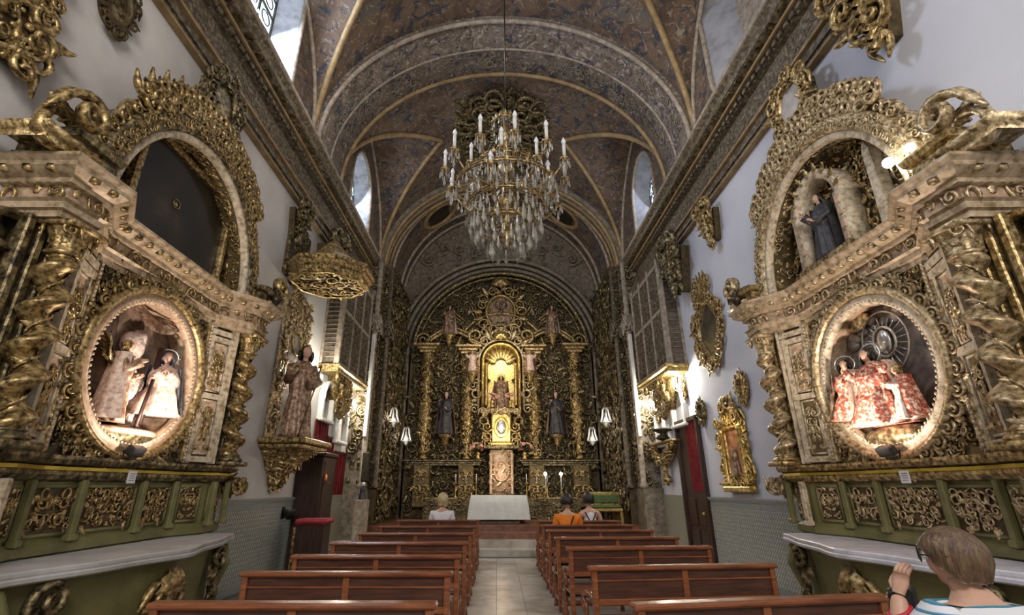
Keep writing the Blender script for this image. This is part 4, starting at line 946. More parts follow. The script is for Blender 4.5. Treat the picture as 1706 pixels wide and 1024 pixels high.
        obj('pediment_scroll', m, G, t, True)
    return t
for s_ in (1, -1): 
    rtb = side_retable(s_)
    if s_ > 0:
        # coffered statue niche in the lunette
        nb = bpy.data.objects.new('arched_niche', None); C.objects.link(nb); nb.parent = rtb
        m = MB(); Pn = []
        for a in np.linspace(0, pi, 24): Pn.append([(.15 + (.34 + k) * cos(a), y, 5.02 + (.40 + k) * sin(a)) for k, y in ((0, .08), (0, .30), (.07, .33), (.12, .33), (.12, .07))])
        m.grid(Pn)
        for sx in (-1, 1): m.bx(.15 + sx * .40 - .06, .15 + sx * .40 + .06, .07, .33, 4.25, 5.02)
        obj('niche_frame', m, 'cream', nb, True)
        obj('niche_floor', MB().bx(-.35, .65, .06, .40, 4.22, 4.30), 'gold', nb)
        for sx in (-1, 1):
            for k in range(4): 
                q = obj('coffer', MB().bbox(.15 + sx * .40 - .035, .15 + sx * .40 + .035, .32, .345, 4.34 + .17 * k, 4.45 + .17 * k, .01), 'pink', nb)
        cv = Carve(MB())
        for k in range(9): a = (k + .5) * pi / 9; cv.put('l', (.15 + .40 * cos(a), .33, 5.02 + .46 * sin(a)), (-sin(a), 0, cos(a)), (cos(a), 0, sin(a)), (0, 1, 0), 0, .15)
        obj('niche_leaf_edge', cv.done(), 'gold', nb, True)
        for sx in (-1, 1):
            m = MB().prism([(-.07, 0), (.07, 0), (.05, 1.0), (0, 1.12), (-.05, 1.0)], .10, .24); o = obj('tapered_pilaster', m, 'cream', rtb, False, (sx * .72 , .0, 4.26))
    else:
        pf = MB(); x0, x1, z0, z1 = -1.0, .78, 4.26, 5.58
        ph = obj('arched_painting', MB().bx(x0, x1, .09, .13, z0, z1), 'canvas', rtb)
        f = MB(); sweepq = [(x0, z0), (x1, z0), (x1, z1), (x0, z1)]
        for a, b_ in zip(sweepq, sweepq[1:] + sweepq[:1]): f.bbox(min(a[0], b_[0]) - .05, max(a[0], b_[0]) + .05, .08, .19, min(a[1], b_[1]) - .05, max(a[1], b_[1]) + .05, .02)
        # hollow frame: four bars
        f = MB(); f.bbox(x0 - .06, x0 + .03, .08, .20, z0 - .06, z1 + .06, .02); f.bbox(x1 - .03, x1 + .06, .08, .20, z0 - .06, z1 + .06, .02); f.bbox(x0, x1, .08, .20, z1 - .03, z1 + .06, .02); f.bbox(x0, x1, .08, .20, z0 - .06, z0 + .02, .02)
        obj('painting_frame', f, 'gold', ph)
        g_ = MB(); g_.ball((.05, .135, 4.95), .035, 8, 6, (1, .3, 1)); g_.tube([(.05 + .06 * cos(a), .14, 4.95 + .06 * sin(a)) for a in np.arange(16) * 2 * pi / 16], .008, 4, closed=True); obj('gilt_halo_spot', g_, 'gold', ph, True)

# figures inside the ovals
statue('relief_figure', 'haloed kneeling woman at the far side of the left oval relief', 'statue', (-3.95, 5.62, 2.36), .74, -pi / 2 - .9, 'robe_cream', 'robe_blue', 'robe_blue', 'silver', .35, 'pray', 3, group='carved relief figures', wk=1.1)
statue('relief_figure', 'standing winged messenger in brown robe at the near side of the left oval relief', 'statue', (-3.99, 5.02, 2.22), .86, -pi / 2 + .7, 'robe_brown', 'robe_cream', 'gold', None, 0, 'bless', 5, group='carved relief figures', wings='gold')
statue('relief_figure', 'haloed kneeling figure in red robe at the far side of the right oval relief', 'statue', (4.22, 5.72, 2.32), .72, pi / 2 + .7, 'robe_red', 'robe_brown', 'hair_black', 'silver', .35, 'pray', 7, group='carved relief figures', wk=1.1)
statue('relief_figure', 'kneeling figure in red and cream robes at the middle of the right oval relief', 'statue', (4.20, 5.30, 2.22), .84, pi / 2 + .2, 'robe_red', 'robe_cream', 'hair_black', 'silver', .3, 'open', 9, group='carved relief figures', wk=1.35)
statue('relief_figure', 'small attendant in cream robe at the near side of the right oval relief', 'statue', (4.20, 4.96, 2.24), .56, pi / 2 - .5, 'robe_cream', 'robe_red', 'gold', None, .2, 'pray', 11, group='carved relief figures')
# rock, cross and glory of the reliefs, fixed to the altarpieces
m = MB(); r_ = random.Random(2)
for k in range(34):
    z = r_.uniform(2.15, 3.20); y = 5.35 - (z - 2.7) * .25 + r_.uniform(-.13, .13); m.ball((-4.13, y, z), r_.uniform(.05, .10), 6, 5, (.9, 1, 1.5))
lr = [o for o in bpy.data.objects if o.name.startswith('altarpiece')]
ap_r, ap_l = lr[0], lr[1]
def to_child(o, par):
    Mi = (Matrix.Translation(par.location) @ Matrix.Rotation(par.rotation_euler.z, 4, 'Z')).inverted()
    o.data.transform(Mi); o.parent = par; o.data.update()
o = obj('relief_rock', m, 'rock', None, True); to_child(o, ap_l)
m = MB(); m.tube([(-4.0, 5.48, 2.25), (-4.02, 5.58, 3.15)], .035, 6); m.tube([(-3.92, 5.33, 2.2), (-3.95, 5.46, 2.75)], .02, 6); o = obj('relief_column', m, 'dark_wood', None, True); to_child(o, ap_l)
def fan(mb, cx, cy, cz, sd, r0=.42, n=13):
    P = []
    for i in range(8):
        t = i / 7; P.append([(cx + sd * (-.02 - .16 * sin(t * pi / 2) + (.02 if k % 2 else 0)), cy + r0 * t * cos(a), cz + .16 - r0 * .55 * t * sin(a) ) for k, a in enumerate(np.linspace(0, pi, 2 * n + 1))])
    mb.grid(P); mb.grid(P, flip=True); return mb
o = obj('relief_canopy', fan(MB(), -4.15, 5.36, 3.36, -1), 'robe_brown', None, True); to_child(o, ap_l)
m = MB(); m.lathe([(.34, 0), (.36, .03), (.33, .06), (.30, .05)], 30, (-4.0, 5.3, 2.12), .45, 1.3); o = obj('relief_ground', m, 'pink', None, True); to_child(o, ap_l)
m = MB(); m.ball((-4.05, 5.3, 2.10), .5, 20, 8, (.34, 1.1, .26)); o = obj('relief_ledge', m, 'gold_dark', None, True); to_child(o, ap_l)
m = MB(); m.ball((4.33, 5.3, 2.10), .5, 20, 8, (.36, 1.1, .26)); o = obj('relief_ledge', m, 'gold_dark', None, True); to_child(o, ap_r)
m = MB()
for k in range(22):
    a = k * 2 * pi / 22; m.tube([(4.44, 5.28 + .17 * cos(a), 3.15 + .17 * sin(a)), (4.45, 5.28 + (.29 + .05 * (k % 2)) * cos(a), 3.15 + (.29 + .05 * (k % 2)) * sin(a))], [.014, .005], 4)
for rr_, tr in ((.16, .02), (.33, .012)): m.tube([(4.43, 5.28 + rr_ * cos(a), 3.15 + rr_ * 1.05 * sin(a)) for a in np.arange(30) * 2 * pi / 30], tr, 5, closed=True)
m.ball((4.43, 5.28, 3.15), .13, 12, 8, (.3, .8, 1.1)); o = obj('relief_glory', m, 'silver', None, True); to_child(o, ap_r)
m = MB(); r_ = random.Random(5)
for k in range(26):
    y = 5.3 + r_.uniform(-.6, .55); zz = 3.05 + .42 * math.sqrt(max(0, 1 - ((y - 5.3) / .66) ** 2)) + r_.uniform(-.12, .03); m.ball((4.47, y, zz), r_.uniform(.05, .09), 7, 5, (.5, 1.3, .8))
o = obj('relief_clouds', m, 'grey_sky', None, True); to_child(o, ap_r)
m = MB()
for k in range(5): m.ball((4.42, 5.62 - .02 * k, 3.44 + .015 * k), .10, 8, 5, (.4, 1.8, .7))
o = obj('relief_gilt_cloud', m, 'gold_pale', None, True); to_child(o, ap_r)
# friar in the coffered niche of the right altarpiece + two glowing balls put in for reflections in glass
statue('niche_statue', 'dark robed standing friar statue in the coffered niche above the right altarpiece', 'statue', (4.24, 5.45, 4.30), .92, pi / 2, 'robe_dark', 'robe_dark', 'hair_black', None, 0, 'bless', 15)
for k, (y, z, lab) in enumerate(((3.98, 4.62, 'larger left one of two glowing reflection stand-ins before the niche of the right altarpiece'), (3.72, 4.60, 'smaller right one of two glowing reflection stand-ins before the niche of the right altarpiece'))):
    t = thing('glass_glint', lab, 'glint', (3.90, y, z), 0, 'reflection stand-ins before the right niche')
    obj('glint_ball', MB().ball((0, 0, 0), .052 - .010 * k, 14, 10), 'bulb_strong', t, True)
    obj('glint_arm', MB().tube([(.0, 0, -.04), (.01, 0, -.16), (.08, 0, -.30), (.14, 0, -.36)], .008, 6), 'iron', t, True)
    light('POINT', 'niche_glint_light', (3.80, y, z + .05), 1.2, NEUT, .05)

# altar tables in front
def altar_table(side):
    rt = side > 0; t = thing('altar_table', 'olive green altar table with a bluish white marble top below the right altarpiece' if rt else 'olive green altar table with a grey covered top below the left altarpiece', 'altar', (XR if rt else XL, 5.3, 0), pi / 2 * side, 'side altar tables')
    def outline(o): 
        pts = [(-1.62 - o * .8, .60)]
        for u in np.linspace(-1, 1, 25): pts.append((u * (1.60 + o * .8), .78 + .34 * cos(u * pi / 2) ** 1.3 + .05 * cos(u * 3 * pi) * (1 - abs(u)) + o))
        pts.append((1.62 + o * .8, .60)); return pts
    def slab(z0, z1, o, m, name, prof=None):
        pth = outline(0); mb = MB(); pr = prof or [(o, z0), (o, z1)]
        sweep(mb, pth, pr)
        top = [(p[0], p[1], z1) for p in outline(pr[-1][0])]; n = len(top); mb.add([(0, .60, z1)] + top, None, [(0, 1 + k, 2 + k) for k in range(n - 1)]); mb.t[-1] = mb.t[-1][:, ::-1]
        mb.add([(-1.60, .60, z1), (1.60, .60, z1), (1.60, .25, z1), (-1.60, .25, z1)], [(3, 2, 1, 0)[::-1]]); return obj(name, mb, m, t)
    slab(.94, 1.03, 0, 'marble' if rt else 'cloth_grey', 'table_top', [(-.15, .93), (-.03, .935), (.0, .95), (.005, .975), (-.012, .985), (-.006, 1.0), (-.006, 1.02), (-.02, 1.03)])
    slab(.10, .93, -.16, 'olive', 'table_body', [(-.12, .0), (-.12, .10), (-.17, .12), (-.19, .50), (-.15, .85), (-.12, .93)])
    fr_ = MB(); cv = Carve(fr_)
    for sx in (-1, 1):
        for k, (x, z, s_, a) in enumerate(((.10, .62, .26, .4), (.22, .50, .22, 1.2), (.12, .40, .24, 2.4), (.30, .40, .18, .2), (.06, .78, .2, 0))): cv.put('slcsl'[k], (sx * x, .985 - x * .05, z), (sx, 0, 0), (0, 0, 1), (0, 1, 0), a, s_, 1, 1.4)
    cv.put('h', (0, 1.0, .62), ang=0, size=.40, depth=1.3); cv.put('r', (0, 1.0, .55), size=.16)
    cv.done(); obj('frontal_cartouche', fr_, 'gold', t, True)
    for sx in (-1, 1):
        m = MB(); cv = Carve(m); px, py = sx * 1.16, .80
        cv.put('s', (px, py, .80), (sx, 0, 0), (0, 0, 1), (0, 1, 0), 0, .24, 1, 1.6); cv.put('l', (px, py, .74), (1, 0, 0), (0, 0, 1), (0, 1, 0), pi, .34, 1, 1.4); cv.put('s', (px, py, .38), (sx, 0, 0), (0, 0, 1), (0, 1, 0), pi, .18, -1, 1.4); cv.put('b', (px, py + .02, .60), size=.12)
        cv.done(); obj('corner_volute', m, 'gold_dark', t, True)
        m = MB(); m.tube([(sx * 1.50, .70, .90), (sx * 1.46, .76, .70), (sx * 1.38, .72, .45), (sx * 1.42, .74, .18), (sx * 1.50, .76, .05)], [.07, .085, .06, .05, .07], 10); obj('corner_scroll', m, 'olive', t, True)
    return t
altar_table(1); altar_table(-1)

# ================================================================== HIGH ALTARPIECE (local x across, +y towards the nave)
def high_altarpiece():
    t = thing('high_altarpiece', 'huge dark gilded altarpiece filling the far arch, with a glowing golden niche', 'altarpiece', (XC, 18.0, 0), pi)
    Rr, zsp = 3.38, 6.25
    def inside(u, v, m=0.0): return abs(u) < Rr - m and (v < zsp or u * u + (v - zsp) ** 2 < (Rr - m) ** 2)
    # concave ground, with an opening for the niche
    def dep(u): return .05 + .42 * (abs(u) / Rr) ** 2
    P = []; ww = np.linspace(-Rr, Rr, 41)
    for v in np.concatenate([np.linspace(.6, zsp, 14), zsp + Rr * np.sin(np.linspace(.06, pi / 2, 16))]):
        hw = Rr if v <= zsp else math.sqrt(max(1e-4, Rr ** 2 - (v - zsp) ** 2)); P.append([(u * hw / Rr, dep(u * hw / Rr), v) for u in ww])
    obj('ground', MB().grid(P, flip=True), 'ground_dark', t, True)
    fn = lambda u, v: ((u, dep(u) + .01, v), (1, 0, 0), (0, 0, 1), (0, 1, 0))
    mk = lambda u, v: inside(u, v, .12) and not (abs(u) < .62 and 3.9 < v < 6.7)
    for nm, z0, z1, g, cell, sd in (('predella_carving', .7, 2.3, 'gold_dark', .15, 71), ('main_body_carving', 2.3, 6.2, 'gold_dark', .15, 72), ('attic_carving', 6.2, 9.6, 'gold_dark', .16, 73)):
        m = MB(); fill(m, -Rr, Rr, z0, z1, cell, fn, mk, 'sltscbrh', sd, True, 1.7, 1.35); stuff(obj(nm, m, g, t, True))
    m = MB(); fill(m, -Rr, Rr, .8, 9.6, .36, lambda u, v: ((u, dep(u) + .12, v), (1, 0, 0), (0, 0, 1), (0, 1, 0)), mk, 'sclh', 74, True, 1.5, .8); stuff(obj('raised_foliage', m, 'gold_dark', t, True))
    # predella ledge, plinths
    def cornice(z, x0, x1, y, name='ledge', mt='gold_dark', k=1.0):
        m = MB(); pth = [(x0, 0), (x0, y), (x1, y), (x1, 0)]
        sweep(m, pth, [(-.3, z), (0, z), (0, z + .05 * k), (.05 * k, z + .07 * k), (.05 * k, z + .11 * k), (.12 * k, z + .14 * k), (.12 * k, z + .18 * k), (-.3, z + .19 * k)]); return obj(name, m, mt, t)
    cornice(2.28, -3.3, -.75, .55); cornice(2.28, .75, 3.3, .55); 
    for z0 in (.6,):
        for sx in (-1, 1):
            m = MB(); m.bbox(min(sx * .8, sx * 3.3), max(sx * .8, sx * 3.3), 0, .50, .6, .95, .03); obj('plinth', m, 'ground_dark', t)
    # four columns of stacked tapering blocks (estipites) and their bases
    for sx in (-1, 1):
        for k, (x, y) in enumerate(((1.22, .42), (2.72, .62))):
            hh = 6.25 - 2.47; x *= sx
            m = MB(); m.lathe([(.14, 0), (.17, .06), (.13, .12), (.10, .2), (.13, .7), (.20, 1.35), (.22, 1.45), (.16, 1.5), (.21, 1.56), (.21, 1.95), (.15, 2.02), (.17, 2.08), (.12, 2.2), (.17, 2.7), (.20, 2.95), (.15, 3.0), (.12, 3.05), (.13, 3.35), (.20, hh - .14), (.24, hh - .06), (.24, hh)], 8, ph=pi / 8)
            cf = lambda u, v: ((.19 * cos(u), .19 * sin(u), v), (-sin(u), cos(u), 0), (0, 0, 1), (cos(u), sin(u), 0))
            fill(m, 0, 2 * pi, .1, hh - .1, .30, cf, seed=81 + k, depth=1.0, big=.55, mix='slsmlh'); o = obj('estipite_column', m, 'gold', t, True, (x, y, 2.47))
            m = MB(); m.bbox(x - .27, x + .27, y - .3, y + .24, .95, 2.28, .03); c = MB(); fill(c, x - .22, x + .22, 1.05, 2.2, .17, lambda u, v: ((u, y + .25, v), (1, 0, 0), (0, 0, 1), (0, 1, 0)), seed=83, depth=1.4)
            o = obj('column_pedestal', m, 'ground_olive', t); obj('pedestal_carving', c, 'gold', o, True)
            cornice(6.25, x - .27, x + .27, y + .22, 'column_entablature', 'gold', 1.6)
    # curved broken entablature and radiating gilded ribs of the attic
    for sx in (-1, 1):
        for q, a in enumerate((.35, .72, 1.05, 1.32)):
            ca, sa = cos(a) * sx, sin(a); m = MB()
            for off in (-.11, 0, .11): m.tube([(ca * r_ - sa * off * sx, dep(ca * r_) + .16 - .08 * (r_ - 1.7) / 1.5, zsp + sa * r_ + cos(a) * off) for r_ in (1.75, 2.4, 3.15)], [.035, .035, .04], 6)
            obj('radiating_rib', m, 'gold', t, True)
        m = MB(); pts = [(sx * (1.0 + 1.9 * q), .45 + .1 * q, 6.75 + .5 * sin(q * pi) - .2 * q) for q in np.linspace(0, 1, 18)]; m.tube(pts, .07, 7); m.tube([(p[0], p[1] + .03, p[2] + .13) for p in pts], .05, 6); cv = Carve(m)
        cv.put('s', (sx * .95, .5, 6.92), (sx, 0, 0), (0, 0, 1), (0, 1, 0), pi, .6, 1, 1.5); cv.put('s', (sx * 2.9, .6, 6.75), (sx, 0, 0), (0, 0, 1), (0, 1, 0), 0, .5, 1, 1.5); cv.done(); obj('scrolled_cornice', m, 'gold', t, True)
    for rr_, yy, rad in ((Rr - .06, .50, .09), (Rr - .25, .50, .05), (1.72, .22, .06)):
        obj('arched_moulding', MB().tube([(rr_ * cos(a), yy, zsp + rr_ * sin(a)) for a in np.linspace(0.02, pi - .02, 60)], rad, 7), 'gold_dark' if rr_ > 2 else 'gold', t, True)
    # attic centre: oval with foliage crown
    m = MB(); arch_sweep(m, 0, 8.0, .50, .62, [(0, .10), (0, .36), (.06, .42), (.12, .36), (.12, .1)], 0, 2 * pi, 40); cv = Carve(m)
    for k in range(22):
        a = k * 2 * pi / 22; cv.put('lsc'[k % 3], (.74 * cos(a), .36, 8.0 + .88 * sin(a)), (-sin(a), 0, cos(a)), (cos(a), 0, sin(a)), (0, 1, 0), 0, .36, 1, 1.5)
    cv.put('h', (0, .4, 8.95), size=.8, depth=1.6); cv.done(); obj('attic_oval_frame', m, 'gold', t, True)
    obj('attic_oval_panel', MB().prism([(.5 * cos(a), 8 + .62 * sin(a)) for a in np.arange(24) * 2 * pi / 24], .1, .2), 'robe_brown', t)
    # glowing central niche
    nw, z0, zs = .62, 4.28, 5.95
    P = [(-nw, z0), (-nw, zs)] + [(nw * cos(a), zs + nw * sin(a)) for a in np.linspace(pi, 0, 18)][1:] + [(nw, z0)]
    m = MB(); m.grid([[(x, y, z) for y in (.62, .06)] for x, z in P], flip=True); m.add([(0, .06, 5.2)] + [(x, .06, z) for x, z in P], None, [(0, 2 + k, 1 + k) for k in range(len(P) - 1)] + [(0, 1, len(P))]); obj('niche_shell', m, 'gold_bright', t)
    m = MB(); sweep(m, [(-1, -1), (-2, -1)], [(0, 0), (0, 0.01)]) if False else None
    for off, rad, mt, nm_ in ((.05, .06, 'gold_bright', 'niche_arch'), (.20, .05, 'gold_pale', 'niche_outer_arch')):
        q = [(-nw - off, .64, z0)] + [(( nw + off) * cos(a), .64, zs + (nw + off) * sin(a)) for a in np.linspace(pi, 0, 24)] + [(nw + off, .64, z0)]; obj(nm_, MB().tube(q, rad, 7), mt, t, True)
    m = MB(); cv = Carve(m)
    for k in range(15):
        a = k * pi / 14; cv.put('sl'[k % 2], (.98 * cos(a), .58, zs + .98 * sin(a)), (-sin(a), 0, cos(a)), (cos(a), 0, sin(a)), (0, 1, 0), 0, .34, 1 if a < pi / 2 else -1, 1.4)
        cv.put('c', (1.25 * cos(a), .40, zs + 1.25 * sin(a)), (-sin(a), 0, cos(a)), (cos(a), 0, sin(a)), (0, 1, 0), 0, .36, 1 if a < pi / 2 else -1, 1.4)
    for sx in (-1, 1):
        for k in range(7): cv.put('slcs'[k % 4], (sx * (.95 + .1 * (k % 2)), .55, 4.2 + k * .28), (sx, 0, 0), (0, 0, 1), (0, 1, 0), k, .32, 1, 1.4)
    cv.done(); obj('niche_surround', m, 'gold_pale', t, True)
    m = MB(); cv = Carve(m)
    for k in range(9): a = .35 + k * (pi - .7) / 8; cv.put('l', (.22 * cos(a), .2, 5.95 + .22 * sin(a)), (-sin(a), 0, cos(a)), (cos(a), 0, sin(a)), (0, 1, 0), 0, .38, 1, 1)
    cv.put('h', (0, .66, 6.72), size=.62, depth=1.6); cv.done(); obj('ray_carving', m, 'gold_bright', t, True)
    for sx in (-1, 1):
        m = MB(); m.lathe([(.07, 0), (.08, .05), (.05, .1), (.055, 1.4), (.08, 1.5), (.09, 1.55)], 10, (sx * .54, .56, z0 + .05)); obj('niche_column', m, 'gold_bright', t, True)
    # throne step, tabernacle tier
    m = MB(); m.bbox(-.72, .72, .10, .78, 4.05, 4.22, .03); cv = Carve(m)
    for k in range(11): cv.put('lsh'[k % 3], (-.66 + .132 * k, .78, 4.1), ang=pi * (k % 2), size=.22, depth=1.4)
    cv.done(); obj('throne_step', m, 'gold_pale', t)
    m = MB(); m.bbox(-.36, .36, .1, .72, 3.02, 4.05, .05); arch_sweep(m, 0, 3.55, .20, .30, [(0, .72), (0, .78), (.05, .80), (.07, .72)], 0, 2 * pi, 30); m.bbox(-.46, .46, .1, .78, 2.94, 3.03, .02); obj('expositor', m, 'gold_bright', t)
    m = MB(); m.ball((0, .72, 3.55), .18, 12, 8, (1, .3, 1.4)); obj('expositor_oval', m, 'silver', t, True)
    m = MB(); cv = Carve(m)
    for sx in (-1, 1):
        for k in range(6): cv.put('scl'[k % 3], (sx * (.5 + .07 * (k % 3)), .7, 3.02 + k * .18), (sx, 0, 0), (0, 0, 1), (0, 1, 0), k * 1.3, .30, 1, 1.4)
    cv.done(); obj('expositor_scrolls', m, 'gold', t, True)
    m = MB(); m.bbox(-.62, .62, .1, .95, 2.80, 2.94, .03); obj('tabernacle_ledge', m, 'gold_dark', t)
    m = MB(); m.bbox(-.40, .40, .1, .85, 1.25, 2.80, .05)
    for sx in (-1, 1): m.lathe([(.06, 0), (.07, .04), (.045, .08), (.05, 1.2), (.075, 1.3)], 10, (sx * .36, .92, 1.35))
    arch_sweep(m, 0, 2.1, .22, .30, [(0, .85), (0, .92), (.05, .93), (.06, .85)], 0, 2 * pi, 26); obj('tabernacle', m, 'pink', t, True)
    cv = Carve(MB())
    for k in range(14): cv.put('slc'[k % 3], (-.28 + .28 * (k % 3), .9, 1.45 + .3 * (k // 3)), ang=k, size=.2, depth=1.2)
    obj('tabernacle_carving', cv.done(), 'gold_pale', t, True)
    m = MB(); m.bbox(-1.9, 1.9, .3, 1.0, .6, 1.25, .04); c = Carve(m)
    for k in range(17): c.put('sl'[k % 2], (-1.76 + .22 * k, 1.0, .95), ang=k, size=.26)
    c.done(); obj('altar_gradine', m, 'gold_dark', t)
    # grey stucco arch framing the altarpiece belongs to the wall
    return t
hp = high_altarpiece()
for k, rr_ in enumerate((3.52, 3.70, 3.90)):
    m = MB(); m.tube([(XC - rr_, 17.55 - .08 * k, .6), (XC - rr_, 17.55 - .08 * k, 4)] + [(XC + rr_ * cos(a), 17.55 - .08 * k, 6.25 + rr_ * sin(a)) for a in np.linspace(pi, 0, 50)] + [(XC + rr_, 17.55 - .08 * k, 4), (XC + rr_, 17.55 - .08 * k, .6)], .08, 7); struct('trim_%d' % (7 + k), m, 'stone', smooth=True)
# spandrel wall above the arch
A = np.linspace(0, pi, 50); m = MB(); m.grid([[(XC + 3.45 * cos(a), 17.7, 6.25 + 3.45 * sin(a)), (XC + 5.2 * cos(a), 17.7, 6.25 + 6.4 * sin(a))] for a in A], flip=True)
sp = struct('wall_front_spandrel', m, 'stone')
m = MB(); fill(m, 0.08, pi - .08, 4.0, 5.6, .30, lambda u, v: ((XC + v * cos(u) * .93, 17.66, 6.25 + v * sin(u)), (-1, 0, 0), (0, 0, 1), (0, -1, 0)), seed=91, depth=1.2, mask=lambda u, v: True); stuff(obj('spandrel_foliage', m, 'stone', sp, True))

def hp_statue(label, x, z, h, rb, mt, hr_='hair_black', arms='bless', seed=1, y=17.35, yaw=0.0, halo=None, wings=None, group='statues of the high altarpiece', **k):
    # small bracket is part of the altarpiece; the statue stands on it
    b = MB(); b.lathe([(.02, -.42), (.10, -.30), (.14, -.12), (.24, -.06), (.24, 0)], 12); o = obj('statue_bracket', b, 'gold', hp, True, (-(x - XC), 18.0 - y, z))
    return statue('saint_statue', label, 'statue', (x, y, z), h, pi + yaw, rb, mt, hr_, halo, 0, arms, seed, group=group, wings=wings, **k)
hp_statue('dark robed saint statue between the two left columns of the high altarpiece', XC - 1.97, 3.3, 1.5, 'robe_dark', 'robe_brown', seed=21)
hp_statue('dark robed saint statue between the two right columns of the high altarpiece', XC + 1.97, 3.3, 1.5, 'robe_dark', 'robe_brown', seed=22)
hp_statue('upper saint statue at the left end of the high altarpiece attic', XC - 1.95, 6.95, 1.15, 'robe_brown', 'robe_cream', seed=23, y=17.3)
hp_statue('upper saint statue at the right end of the high altarpiece attic', XC + 1.95, 6.95, 1.15, 'robe_brown', 'robe_cream', seed=24, y=17.3)
hp_statue('small winged figure left of the glowing niche crown', XC - 1.05, 5.5, .8, 'robe_cream', 'robe_red', 'gold', 'open', 25, y=17.15, wings='gold')
hp_statue('small winged figure right of the glowing niche crown', XC + 1.05, 5.5, .8, 'robe_cream', 'robe_red', 'gold', 'open', 26, y=17.15, wings='gold')
statue('virgin_statue', 'small crowned statue in a red brown mantle standing in the glowing golden niche', 'statue', (XC, 17.62, 4.22), 1.25, pi, 'robe_brown', 'robe_red', 'hair_black', 'gold_bright', 0, 'pray', 27, wk=1.25)

# altar with its linen, candlesticks, flowers
t = thing('high_altar_table', 'free-standing altar covered with a plain white linen cloth in front of the high altarpiece', 'altar', (XC - .1, 15.3, .6))
obj('altar_top', MB().bbox(-.80, .80, -.38, .38, .68, .75, .01), 'marble', t)
obj('altar_block', MB().bbox(-.6, .6, -.25, .25, 0, .68, .02), 'stone_pale', t)
m = MB(); n = 40; P = []
def rr2(hx, hy, z, amp):
    out = []
    for q in np.arange(n * 4) * 2 * pi / (n * 4):
        c, s_ = cos(q), sin(q); k = 1 / max(abs(c) / hx, abs(s_) / hy); f = 1 + amp * sin(q * 36); out.append((c * k * f, s_ * k * f, z))
    return out
m.grid([rr2(.90, .47, .12, .006), rr2(.86, .43, .5, .003), rr2(.81, .39, .752, 0), rr2(.80, .38, .757, 0), rr2(.01, .01, .757, 0)], closed_v=True, flip=True)
obj('linen_cloth', m, 'linen', t, True)
def candlestick(x, y, z, h, lab, lit=False, grp='candlesticks of the high altar'):
    t = thing('candlestick', lab, 'candlestick', (x, y, z), 0, grp)
    obj('stem', MB().lathe([(.07, 0), (.075, .02), (.03, .05), (.02, .12), (.035, .18), (.018, .25), (.03, h * .55), (.05, h * .58), (.02, h * .6)], 12), 'gold_bright', t, True)
    obj('candle', MB().lathe([(.016, h * .6), (.016, h * .93), (.006, h * .94)], 8), 'wax', t, True)
    if lit:
        obj('flame_bulb', MB().ball((0, 0, h * .97), .05, 10, 8, (1, 1, 1.1)), 'bulb_strong', t, True)
    return t
xs = [-1.55, -1.2, -.85, .85, 1.2, 1.55]
nmz = ('outermost candlestick on the left of the tabernacle', 'middle candlestick on the left of the tabernacle', 'innermost candlestick on the left of the tabernacle', 'innermost candlestick on the right of the tabernacle', 'middle candlestick on the right of the tabernacle', 'outermost candlestick on the right of the tabernacle')
for x, lb in zip(xs, nmz): candlestick(XC + x, 17.3, 1.25, .8, 'gilded ' + lb)
candlestick(1.55, 16.3, .6, 1.42, 'tall candlestick with a round lit bulb right of the altar, nearer the altar', True, 'lit candlesticks'); candlestick(2.05, 16.3, .6, 1.42, 'tall candlestick with a round lit bulb right of the altar, farther from the altar', True, 'lit candlesticks')
def flowers(x, y, z, r, lab, seed, mt='pink_flower', grp='altar flowers'):
    t = thing('flower_bouquet', lab, 'flowers', (x, y, z), 0, grp); r_ = random.Random(seed)
    obj('vase', MB().lathe([(.06, 0), (.08, .04), (.05, .1), (.07, .2), (.08, .22)], 12), 'gold_bright', t, True)
    cv = Carve(MB()); lf = Carve(MB())
    for k in range(26):
        a = r_.uniform(0, 2 * pi); b_ = r_.uniform(0, 1.4); d = np.array((cos(a) * sin(b_), sin(a) * sin(b_), cos(b_))); p = np.array((0, 0, .3)) + d * np.array((r, r * .6, r * .8))
        u = np.cross(d, (0, .3, 1)); u /= np.linalg.norm(u) + 1e-9; v = np.cross(d, u); (cv if k % 3 else lf).put('r' if k % 3 else 'l', p, u, v, d, r_.uniform(0, 6), r * .45)
    obj('blooms', cv.done(), mt, t, True); obj('leaves', lf.done(), 'leaf', t, True); return t
flowers(XC - .80, 17.25, 2.47, .30, 'bouquet of pink flowers on the ledge left of the golden oval panel', 1)
flowers(XC + .80, 17.25, 2.47, .30, 'bouquet of pink flowers on the ledge right of the golden oval panel', 2)
flowers(XC - .32, 17.1, 4.22, .24, 'pink and white flowers at the left foot of the niche statue', 3)
flowers(XC + .32, 17.1, 4.22, .24, 'pink and white flowers at the right foot of the niche statue', 4)
flowers(XC + .62, 15.9, .6, .20, 'low bouquet of yellow flowers on the floor right of the altar', 5, 'gold_bright')
flowers(2.25, 16.6, 1.30 - .7, .22, 'small red flower bouquet near the foot of the right columns', 6, 'redband')

